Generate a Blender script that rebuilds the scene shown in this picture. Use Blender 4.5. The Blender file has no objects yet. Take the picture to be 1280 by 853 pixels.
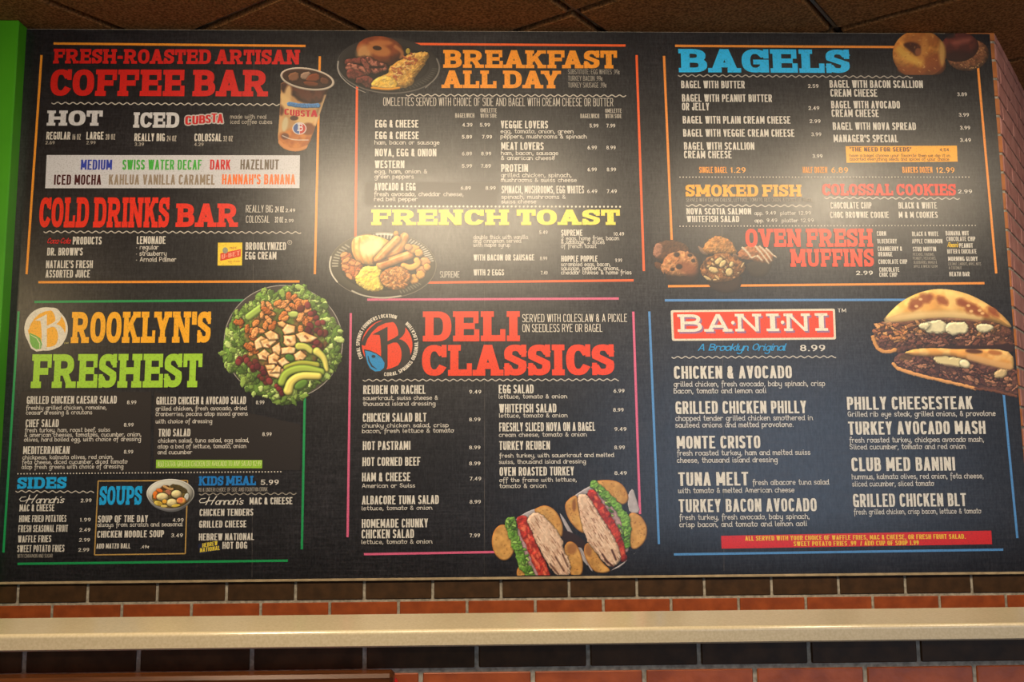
import bpy, math, random
import numpy as np
from mathutils import Matrix, Vector

# ------------------------------------------------------------------ camera, world, lights
F = 1200.0                                   # focal length in pixels of a 1280-wide frame
PITCH, YAW, ROLL = (math.radians(a) for a in (7.20, 1.53, -0.40))
BRICK = 0.2032                               # brick module (length + joint)
ROW = 0.0625                                 # course height

def cam_basis(p, y, r):
    cy, sy = math.cos(y), math.sin(y)
    fw = np.array([sy*math.cos(p), cy*math.cos(p), math.sin(p)])
    rt = np.array([cy, -sy, 0.0]); up = np.cross(rt, fw)
    c, s = math.cos(r), math.sin(r)
    return np.array([c*rt + s*up, -s*rt + c*up, fw])
MB = cam_basis(PITCH, YAW, ROLL)

def ray(px, py):
    d = np.array([(px-640.0)/F, (426.5-py)/F, 1.0])
    return MB.T @ d
# the camera's distance follows from fourteen brick lengths seen in the dark course
_a, _b = ray(22, 741.5), ray(1215, 727.5)
DIST = 14*BRICK/((_b[0]/_b[1]) - (_a[0]/_a[1]))
EYE = 1.40
CAM = np.array([0.0, -DIST, EYE])

def at(px, py, yp=0.0):
    """where the line of sight through a photo pixel meets the vertical plane y = yp"""
    d = ray(px, py); t = (yp - CAM[1])/d[1]
    return CAM + d*t

scene = bpy.context.scene
COL = scene.collection
cd = bpy.data.cameras.new('camera'); cam = bpy.data.objects.new('camera', cd); COL.objects.link(cam)
cd.sensor_width = 36.0; cd.lens = 36.0*F/1280.0; cd.clip_start = 0.02
rt, up, fw = MB
cam.matrix_world = Matrix(((rt[0], up[0], -fw[0], CAM[0]), (rt[1], up[1], -fw[1], CAM[1]),
                           (rt[2], up[2], -fw[2], CAM[2]), (0, 0, 0, 1)))
scene.camera = cam
vs = scene.view_settings
vs.view_transform = 'Standard'; vs.look = 'None'; vs.gamma = 1.0; vs.use_curve_mapping = False
vs.exposure = 0.55

world = bpy.data.worlds.new('room_ambient'); scene.world = world
world.use_nodes = True
bg = world.node_tree.nodes['Background']
bg.inputs[0].default_value = (1.0, 0.88, 0.76, 1); bg.inputs[1].default_value = 0.10

CEIL = at(640, 38.5)[2]
def lamp(name, kind, loc, energy, color, target=None, **kw):
    l = bpy.data.lights.new(name, kind); l.energy = energy; l.color = color
    for k, v in kw.items(): setattr(l, k, v)
    o = bpy.data.objects.new(name, l); COL.objects.link(o); o.location = loc
    if target is not None:
        o.rotation_euler = (Vector(target)-Vector(loc)).to_track_quat('-Z', 'Y').to_euler()
    return o
WARM = (1.0, 0.81, 0.56)
# recessed ceiling downlights: each stands where its mirrored highlight falls on the board in the photo
for gx, gy, e in ((430, 250, 62), (545, 264, 78), (665, 260, 64), (890, 250, 32), (1030, 238, 62), (1165, 236, 28)):
    P_ = at(gx, gy); d_ = P_-CAM; t_ = (CEIL-0.03-P_[2])/d_[2]
    lx, ly = float(P_[0]+d_[0]*t_), float(-d_[1]*t_)
    lamp('downlight', 'SPOT', (lx, ly, CEIL-0.03), e, WARM, (lx*0.95, 0, 1.30), spot_size=math.radians(104), spot_blend=0.8, shadow_soft_size=0.12)
# added fill: unseen spots behind the camera for general room light
for lx in (-2.0, 0.2, 2.2):
    lamp('room_fill', 'SPOT', (lx, -DIST-1.0, CEIL-0.03), 14, WARM, (lx, -DIST-0.2, 0.5), spot_size=math.radians(150), spot_blend=0.8, shadow_soft_size=0.15)
# daylight from shop windows far behind the camera, to the right
lamp('window_daylight', 'AREA', (2.6, -DIST-3.2, 1.4), 38, (0.56, 0.74, 1.0), (0.3, 0, 1.5), shape='RECTANGLE', size=2.6, size_y=1.8)
# warm unseen point light out to the left
lamp('left_point_light', 'POINT', (-2.2, -1.7, 2.1), 8, (1.0, 0.74, 0.40), shadow_soft_size=0.12)

# ------------------------------------------------------------------ materials
def lin(c):
    c = np.asarray(c, float)/255.0
    return np.where(c <= 0.04045, c/12.92, ((c+0.055)/1.055)**2.4)
def rgba(c): return tuple(float(v) for v in lin(c)) + (1.0,)
MATS = {}
def nodes_of(name):
    m = bpy.data.materials.new(name); m.use_nodes = True
    nt = m.node_tree
    return m, nt, nt.nodes['Principled BSDF']
def noise_mat(name, c0, c1, scale=20.0, rough=0.5, detail=6.0, spec=0.5, lo=0.35, hi=0.65, bump=0.0, bscale=None, stretch=(1, 1, 1), bdist=0.002):
    if name in MATS: return MATS[name]
    m, nt, b = nodes_of(name)
    tc = nt.nodes.new('ShaderNodeTexCoord'); mp = nt.nodes.new('ShaderNodeMapping'); mp.inputs['Scale'].default_value = stretch
    nz = nt.nodes.new('ShaderNodeTexNoise'); nz.inputs['Scale'].default_value = scale; nz.inputs['Detail'].default_value = detail
    cr = nt.nodes.new('ShaderNodeValToRGB')
    cr.color_ramp.elements[0].position = lo; cr.color_ramp.elements[0].color = rgba(c0)
    cr.color_ramp.elements[1].position = hi; cr.color_ramp.elements[1].color = rgba(c1)
    L = nt.links.new
    L(tc.outputs['Object'], mp.inputs['Vector']); L(mp.outputs[0], nz.inputs['Vector']); L(nz.outputs[0], cr.inputs[0]); L(cr.outputs[0], b.inputs['Base Color'])
    b.inputs['Roughness'].default_value = rough; b.inputs['Specular IOR Level'].default_value = spec
    if bump:
        n2 = nt.nodes.new('ShaderNodeTexNoise'); n2.inputs['Scale'].default_value = bscale or scale; n2.inputs['Detail'].default_value = 4
        bp = nt.nodes.new('ShaderNodeBump'); bp.inputs['Strength'].default_value = bump; bp.inputs['Distance'].default_value = bdist
        L(mp.outputs[0], n2.inputs['Vector']); L(n2.outputs[0], bp.inputs['Height']); L(bp.outputs[0], b.inputs['Normal'])
    MATS[name] = m
    return m
PRINT_ROUGH, PRINT_SPEC = 0.35, 0.66
def ink(c):
    """printed ink on the board: a touch of rubbed-chalk wear"""
    name = 'ink_%02x%02x%02x' % tuple(int(v) for v in c)
    if name in MATS: return MATS[name]
    dk = tuple(v*0.84 for v in c)
    return noise_mat(name, dk, c, scale=260.0, rough=PRINT_ROUGH, spec=PRINT_SPEC, detail=3.0, lo=0.25, hi=0.5)

def chalkboard():
    m, nt, b = nodes_of('printed_chalkboard'); L = nt.links.new; N = nt.nodes.new
    tc = N('ShaderNodeTexCoord')
    def nz(scale, stretch, detail=6, rough=0.6):
        mp = N('ShaderNodeMapping'); mp.inputs['Scale'].default_value = stretch
        n = N('ShaderNodeTexNoise'); n.inputs['Scale'].default_value = scale; n.inputs['Detail'].default_value = detail; n.inputs['Roughness'].default_value = rough
        L(tc.outputs['Object'], mp.inputs['Vector']); L(mp.outputs[0], n.inputs['Vector']); return n.outputs[0]
    def math_(op, a, c, d=None):
        n = N('ShaderNodeMath'); n.operation = op
        for i, v in enumerate((a, c)):
            if isinstance(v, (int, float)): n.inputs[i].default_value = v
            else: L(v, n.inputs[i])
        return n.outputs[0]
    def ramp(v, lo, hi):
        n = N('ShaderNodeMapRange'); n.inputs[1].default_value = lo; n.inputs[2].default_value = hi; L(v, n.inputs[0]); return n.outputs[0]
    cloud = ramp(nz(3.0, (1, 1, 1)), 0.35, 0.7)
    sx = ramp(nz(14.0, (0.7, 1, 14)), 0.45, 0.75)          # rubbed strokes along the board
    sz = ramp(nz(14.0, (14, 1, 0.7)), 0.5, 0.78)           # and down it
    grain = ramp(nz(150.0, (1, 1, 1), 3), 0.4, 0.75)
    scr = ramp(nz(9.0, (3, 1, 3), 9, 0.75), 0.60, 0.74)
    t = math_('ADD', math_('MULTIPLY', sx, 0.34), math_('MULTIPLY', sz, 0.30))
    t = math_('ADD', t, math_('MULTIPLY', grain, 0.34))
    t = math_('MULTIPLY', t, math_('ADD', math_('MULTIPLY', cloud, 0.7), 0.45))
    t = math_('ADD', t, math_('MULTIPLY', scr, 0.30))
    cr = N('ShaderNodeValToRGB')
    cr.color_ramp.elements[0].position = 0.0; cr.color_ramp.elements[0].color = rgba((12, 13, 19))
    cr.color_ramp.elements[1].position = 1.0; cr.color_ramp.elements[1].color = rgba((62, 60, 68))
    L(t, cr.inputs[0]); L(cr.outputs[0], b.inputs['Base Color'])
    ro = math_('ADD', math_('MULTIPLY', t, 0.12), PRINT_ROUGH-0.05); L(ro, b.inputs['Roughness'])       # rubbed areas scatter more
    sp = math_('ADD', math_('MULTIPLY', ramp(nz(60.0, (4, 1, 1), 4), 0.3, 0.7), 0.24), PRINT_SPEC-0.10); L(sp, b.inputs['Specular IOR Level'])
    return m

def photo_mat():
    """flat printed photographs: the print's own colours are carried by the mesh"""
    if 'photo_print' in MATS: return MATS['photo_print']
    m, nt, b = nodes_of('photo_print')
    a = nt.nodes.new('ShaderNodeAttribute'); a.attribute_name = 'print'
    nt.links.new(a.outputs['Color'], b.inputs['Base Color'])
    b.inputs['Roughness'].default_value = PRINT_ROUGH; b.inputs['Specular IOR Level'].default_value = PRINT_SPEC
    MATS['photo_print'] = m; return m

# ------------------------------------------------------------------ mesh helpers
class Geo:
    def __init__(self, printed=False): self.v = []; self.f = []; self.m = []; self.printed = printed
    flat = 0                                  # running count: flat printed pieces are laid a hair above each other
    def up(self, pts):
        self.flat += 1; d = (self.flat % 24)*1.4e-5
        return [(p[0], p[1]-d, p[2]) for p in pts]
    def poly(self, pts, mi=0):
        if self.printed: pts = self.up(pts)
        n = len(self.v); self.v.extend(tuple(map(float, p)) for p in pts); self.f.append(tuple(range(n, n+len(pts)))); self.m.append(mi)
    def strip(self, A, B, mi=0):
        if self.printed: self.flat += 1; d = (self.flat % 24)*1.4e-5; A = [(p[0], p[1]-d, p[2]) for p in A]; B = [(p[0], p[1]-d, p[2]) for p in B]
        n = len(self.v); k = len(A)
        self.v.extend(tuple(map(float, p)) for p in A); self.v.extend(tuple(map(float, p)) for p in B)
        for i in range(k-1): self.f.append((n+i, n+i+1, n+k+i+1, n+k+i)); self.m.append(mi)
    def box(self, lo, hi, mi=0, bev=0.0, xf=None):
        """box with chamfered edges"""
        (x0, y0, z0), (x1, y1, z1) = lo, hi; b = bev
        if b <= 0:
            P = [(x, y, z) for x in (x0, x1) for y in (y0, y1) for z in (z0, z1)]
            Fc = [(0, 1, 3, 2), (4, 6, 7, 5), (0, 4, 5, 1), (2, 3, 7, 6), (0, 2, 6, 4), (1, 5, 7, 3)]
        else:
            P = []; idx = {}
            for i, (x, sx) in enumerate(((x0, 1), (x1, -1))):
                for j, (y, sy) in enumerate(((y0, 1), (y1, -1))):
                    for k, (z, sz) in enumerate(((z0, 1), (z1, -1))):
                        idx[i, j, k, 0] = len(P); P.append((x, y+sy*b, z+sz*b))
                        idx[i, j, k, 1] = len(P); P.append((x+sx*b, y, z+sz*b))
                        idx[i, j, k, 2] = len(P); P.append((x+sx*b, y+sy*b, z))
            g = lambda i, j, k, a: idx[i, j, k, a]
            Fc = []
            for i in (0, 1):
                Fc += [(g(i,0,0,0), g(i,0,1,0), g(i,1,1,0), g(i,1,0,0)), (g(0,i,0,1), g(0,i,1,1), g(1,i,1,1), g(1,i,0,1)), (g(0,0,i,2), g(0,1,i,2), g(1,1,i,2), g(1,0,i,2))]
                for j in (0, 1):
                    Fc += [(g(i,j,0,0), g(i,j,1,0), g(i,j,1,1), g(i,j,0,1)), (g(i,0,j,0), g(i,1,j,0), g(i,1,j,2), g(i,0,j,2)), (g(0,i,j,1), g(1,i,j,1), g(1,i,j,2), g(0,i,j,2))]
                    for k in (0, 1): Fc.append((g(i,j,k,0), g(i,j,k,1), g(i,j,k,2)))
        c = np.mean(np.array(P), axis=0)
        n = len(self.v)
        for fc in Fc:
            q = np.array([P[i] for i in fc]); nn = np.cross(q[1]-q[0], q[2]-q[0])
            if nn @ (q.mean(0)-c) < 0: fc = fc[::-1]
            self.f.append(tuple(n+i for i in fc)); self.m.append(mi)
        for p in P: self.v.append(tuple(xf(p)) if xf else tuple(p))
    def make(self, name, mats, parent=None, **props):
        me = bpy.data.meshes.new(name); me.from_pydata(self.v, [], self.f)
        mats = mats if isinstance(mats, (list, tuple)) else [mats]
        for m in mats: me.materials.append(m)
        if len(mats) > 1: me.polygons.foreach_set('material_index', self.m)
        me.update()
        o = bpy.data.objects.new(name, me); COL.objects.link(o)
        adopt(o, parent)
        for k, v in props.items(): o[k] = v
        return o
def adopt(o, parent):
    if parent is not None:
        o.parent = parent; o.matrix_parent_inverse = world_of(parent).inverted()
def world_of(o):
    M = Matrix.Translation(o.location)
    if o.parent: M = world_of(o.parent) @ o.matrix_parent_inverse @ M
    return M
def empty(name, loc, **props):
    o = bpy.data.objects.new(name, None); COL.objects.link(o); o.location = loc; o.empty_display_size = 0.1
    for k, v in props.items(): o[k] = v
    return o

# ------------------------------------------------------------------ the room
PANEL_Y = -0.008                              # face of the menu board
rng = random.Random(4)
m_dark = noise_mat('dark_glazed_brick', (54, 38, 24), (72, 50, 31), scale=30, rough=0.5, spec=0.2, bump=0.25, bscale=40)
m_orange = noise_mat('orange_brick', (132, 60, 26), (158, 76, 34), scale=25, rough=0.4, bump=0.3, bscale=60)
m_tan = noise_mat('tan_brick', (150, 84, 32), (176, 104, 44), scale=25, rough=0.5, bump=0.3, bscale=60)
m_pink = noise_mat('pale_red_brick', (156, 104, 98), (182, 130, 122), scale=22, rough=0.55, bump=0.4, bscale=50)
m_mortar = noise_mat('mortar', (132, 126, 116), (176, 168, 154), scale=90, rough=0.9, spec=0.2, bump=0.5)

JT = 0.0085                                   # joint width
c_top = at(640, 722.5)[2]                     # top of the dark course = foot of the board
x_joint = at(22, 741.5)[0]                    # a joint of the dark course
corner_x = at(1260, 272)[0]
ang = math.radians(37.4)                      # the right-hand wall bends back from here
LEFT_X = -2.3

def bricks(g, x0, x1, z_top, rows, off, mats, xf=None, y_face=0.0, depth=0.02):
    """courses downward from z_top; mats = material index per course"""
    for r in range(rows):
        z1 = z_top - r*ROW; z0 = z1 - ROW
        o = off + (0.5*BRICK if r % 2 else 0.0)
        k = math.floor((x0-o)/BRICK)
        x = o + k*BRICK
        while x < x1:
            a, b = max(x+JT/2, x0), min(x+BRICK-JT/2, x1)
            if b-a > 0.004:
                dy = rng.uniform(-0.0006, 0.0006)
                g.box((a, y_face+dy, z0+JT/2), (b, y_face+depth, z1-JT/2), mats[r % len(mats)], 0.0016, xf)
            x += BRICK
g = Geo()
g.box((LEFT_X, 0.004, 0.0), (corner_x-0.004, 0.12, CEIL), 3)                               # mortar bed and core
bricks(g, LEFT_X, corner_x, c_top, 8, x_joint, [0, 1])                       # the courses under the board
nrow = int((CEIL-c_top)/ROW)+1
bricks(g, corner_x-0.11, corner_x, c_top+nrow*ROW, nrow, corner_x-0.10, [2])      # the strip beside the board
g.v = [(x, y, min(z, CEIL)) for x, y, z in g.v]
g.make('wall_back', [m_dark, m_orange, m_tan, m_mortar], kind='structure')

ca, sa = math.cos(ang), math.sin(ang)
def side(p): return (corner_x + p[0]*sa - p[1]*ca, p[0]*ca + p[1]*sa, p[2])     # u runs away along the wall, +y into it
g = Geo()
g.box((0.0, 0.004, 0.0), (2.4, 0.12, CEIL), 1, 0, side)
bricks(g, 0.006, 2.4, c_top+nrow*ROW, nrow+12, 0.06, [0], side, 0.0)
g.v = [(x, y, min(z, CEIL)) for x, y, z in g.v]
g.make('wall_right', [m_pink, m_mortar], kind='structure')

# ceiling: square textured tiles set at an angle, each with a stepped edge, in a metal grid
TILE = 0.61
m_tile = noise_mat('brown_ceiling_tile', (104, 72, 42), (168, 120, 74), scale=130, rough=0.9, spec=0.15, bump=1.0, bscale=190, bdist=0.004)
m_grid = noise_mat('ceiling_grid_metal', (84, 74, 62), (120, 108, 94), scale=12, rough=0.3, spec=0.6)
def ceil_pt(px, py):
    d = ray(px, py); t = (CEIL-CAM[2])/d[2]; return CAM + d*t
cross = ceil_pt(717.5, 16)
ax, bx = np.array([math.sin(ang), math.cos(ang)]), np.array([math.cos(ang), -math.sin(ang)])
def ceil_xf(p):
    q = ax*p[0] + bx*p[1]
    return (cross[0]+q[0], cross[1]+q[1], p[2])
g = Geo()
R_ = 8
for i in range(-R_, R_):
    for j in range(-R_, R_):
        u0, v0 = i*TILE, j*TILE
        c = ceil_xf((u0+TILE/2, v0+TILE/2, 0))
        if not (-3.4 < c[0] < 3.9 and -4.2 < c[1] < 2.6): continue
        e = 0.013
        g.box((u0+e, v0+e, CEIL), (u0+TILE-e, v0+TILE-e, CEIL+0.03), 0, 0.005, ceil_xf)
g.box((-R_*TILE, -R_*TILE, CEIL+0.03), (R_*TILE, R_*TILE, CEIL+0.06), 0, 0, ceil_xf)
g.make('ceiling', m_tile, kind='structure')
g = Geo()
for i in range(-R_, R_+1):
    g.box((i*TILE-0.006, -R_*TILE, CEIL+0.012), (i*TILE+0.006, R_*TILE, CEIL+0.03), 0, 0.001, ceil_xf)
    g.box((-R_*TILE, i*TILE-0.006, CEIL+0.013), (R_*TILE, i*TILE+0.006, CEIL+0.03), 0, 0.001, ceil_xf)
g.make('trim_1', m_grid, kind='structure', label='metal grid between the brown ceiling tiles')

m_floor = noise_mat('brown_floor_tile', (88, 66, 50), (110, 84, 64), scale=6, rough=0.5)
g = Geo(); g.box((-3.5, -DIST-4.5, -0.05), (4.2, 2.6, 0.0)); g.make('floor', m_floor, kind='structure')

# green pilaster at the left end of the board
m_green = noise_mat('lime_green_paint', (62, 150, 14), (72, 162, 18), scale=4, rough=0.45)
gx1 = at(35, 34)[0]
gy = None
for k in range(1, 400):                       # how far it stands out: where its front top corner meets the ceiling
    y = -k*0.001
    if at(24, 25, y)[2] <= CEIL: gy = y; break
gy = gy or -0.08
g = Geo(); g.box((gx1-0.42, gy, 0.0), (gx1, 0.0, CEIL), 0, 0.003)
g.make('wall_left', m_green, kind='structure', label='lime green painted pilaster at the left end of the menu board')

# ------------------------------------------------------------------ half wall, stone ledge, bench
a, b = ray(29.5, 829), ray(1148.7, 812)
NEAR = 8*BRICK/((b[0]/b[1]) - (a[0]/a[1]))    # distance of the nearer brickwork
NY = NEAR - DIST
nx_joint = at(29.5, 829, NY)[0]
led_y0 = NY-0.028
led_top = at(640, 786.5, led_y0)[2]
led_bot = at(640, 808, led_y0)[2]
d = ray(640, 766.3); led_y1 = CAM[1] + d[1]*(led_top-CAM[2])/d[2]
m_stone = noise_mat('speckled_stone', (188, 173, 142), (200, 186, 156), scale=220, rough=0.2, detail=8)
g = Geo()
g.box((-2.6, NY+0.004, 0), (2.9, led_y1-0.012, led_bot-0.001), 2)
top_b = led_bot-0.004
z_j = at(1100, 831.5, NY)[2]                  # joint under the dark course
bricks(g, -2.6, 2.9, z_j+ROW, 16, nx_joint, [0, 1], None, NY)
g.v = [(x, y, min(z, led_bot-0.001)) for x, y, z in g.v]
g.make('wall_front', [m_dark, m_orange, m_mortar], kind='structure', label='low brick wall under the stone ledge')
# ledge with eased front edge
g = Geo()
prof = []
r = 0.007
for k in range(7):
    t = math.pi/2*k/6; prof.append((led_y0+r-r*math.sin(math.pi/2-t) if False else led_y0+r-r*math.cos(t), led_top-r+r*math.sin(t)))
prof = [(led_y0+0.003, led_bot), (led_y0, led_bot+0.003)] + prof + [(led_y1, led_top), (led_y1, led_bot)]
XL, XR = -2.6, 2.9
n = len(prof)
for i in range(n):
    (y0, z0), (y1, z1) = prof[i], prof[(i+1) % n]
    g.poly([(XL, y0, z0), (XR, y0, z0), (XR, y1, z1), (XL, y1, z1)])
g.poly([(XL, y, z) for y, z in prof]); g.poly([(XR, y, z) for y, z in prof][::-1])
o = g.make('stone_ledge', m_stone, label='long cream speckled stone ledge capping the low brick wall', category='ledge')

by = NY-0.10                                   # wooden bench back in front of the half wall
bt = at(240, 846.5, by)[2]
bx1 = at(491, 843, by)[0]
m_wood = noise_mat('varnished_wood', (58, 29, 11), (86, 46, 18), scale=14, rough=0.25, stretch=(0.6, 6, 6), detail=8)
m_red = noise_mat('red_vinyl', (150, 16, 20), (170, 24, 26), scale=8, rough=0.35)
base = empty('booth_bench', (bx1-0.9, by, 0.0), label='varnished brown wooden bench back below the ledge at lower left', category='bench')
g = Geo(); g.box((bx1-1.8, by, bt-0.05), (bx1, by+0.045, bt), 0, 0.006); g.make('top_rail', m_wood, base)
g = Geo()
x = bx1-1.79
while x < bx1-0.02:
    g.box((x, by+0.012, 0.08), (min(x+0.098, bx1-0.01), by+0.034, bt-0.05), 0, 0.003); x += 0.10
g.make('back_panel', m_wood, base)
for xx in (bx1-1.79, bx1-0.07):
    g = Geo(); g.box((xx, by+0.006, 0.0), (xx+0.06, by+0.04, bt-0.05), 0, 0.004); g.make('leg', m_wood, base)
rz = at(494, 846, by+0.06)[2]; rx = at(497.5, 850, by+0.06)[0]
g = Geo(); g.box((bx1-1.78, by+0.047, 0.42), (rx, by+0.072, rz), 0, 0.008); g.make('back_pad', m_red, base, label='red vinyl pad behind the wooden rail')
g = Geo(); g.box((bx1-1.78, by-0.46, 0.40), (bx1-0.01, by+0.010, 0.46), 0, 0.012); g.make('seat', m_wood, base)

# ------------------------------------------------------------------ the menu board
def bp(px, py, lift=0.0):
    p = at(px, py, PANEL_Y); return (p[0], PANEL_Y-lift, p[2])
L_LINE, L_BOX, L_BOX2, L_PHOTO, L_TEXT = 0.0004, 0.0005, 0.0007, 0.0008, 0.0012

BT = [(20, 36.5), (1237, 41.5), (1291, 713.5), (-14, 727.5)]
board = empty('menu_board', (0.0, 0.0, c_top), category='menu board',
              label='huge dark chalkboard style menu board filling the wall above the stone ledge')
g = Geo()
fr = [bp(*p) for p in BT]; bk = [(x, -0.0005, z) for x, y, z in fr]
fr[0] = (fr[0][0], fr[0][1], min(fr[0][2], CEIL-0.001)); fr[1] = (fr[1][0], fr[1][1], min(fr[1][2], CEIL-0.001))
bk = [(x, -0.0005, z) for x, y, z in fr]
ztop = min(fr[0][2], fr[1][2], CEIL-0.001)
zbot = c_top + 0.001
fr = [(x, y, ztop if i < 2 else zbot) for i, (x, y, z) in enumerate(fr)]; bk = [(x, -0.0005, z) for x, y, z in fr]
g.poly(fr[::-1]); g.poly(bk)
for i in range(4):
    j = (i+1) % 4; g.poly([fr[i], fr[j], bk[j], bk[i]])
m_board = chalkboard()
g.make('panel', m_board, board)
g = Geo()
for (xa, ya), (xb, yb) in (((317.5, 44), (315, 722)), ((606, 44), (605.5, 718)), ((901, 46), (905, 714))):
    A_, B_ = bp(xa, ya, 0.0002), bp(xb, yb, 0.0002); g.poly([(B_[0]-.0006, A_[1], B_[2]), (B_[0]+.0006, A_[1], B_[2]), (A_[0]+.0006, A_[1], A_[2]), (A_[0]-.0006, A_[1], A_[2])])
g.make('sheet_seam', noise_mat('seam', (40, 38, 40), (96, 90, 88), scale=30, rough=0.5), board, label='faint upright seams between the printed sheets')
m_strip = noise_mat('board_foot_strip', (150, 132, 104), (178, 158, 126), scale=40, rough=0.5)
g = Geo(); g.box((fr[3][0], -0.010, c_top-0.004), (fr[2][0], 0.0, c_top+0.0035), 0, 0.001)
g.make('bottom_trim', m_strip, board, label='thin beige trim along the foot of the board')

# --- lettering: each character is a set of pen strokes in a unit box --------------------------------
def arc(cx, cy, rx, ry, a0, a1, n=2.0, seg=None):
    k = seg or max(3, int(abs(a1-a0)/15))
    out = []
    for i in range(k+1):
        a = math.radians(a0+(a1-a0)*i/k); c, s = math.cos(a), math.sin(a)
        out.append((cx+rx*math.copysign(abs(c)**(2/n), c), cy+ry*math.copysign(abs(s)**(2/n), s)))
    return out

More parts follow.
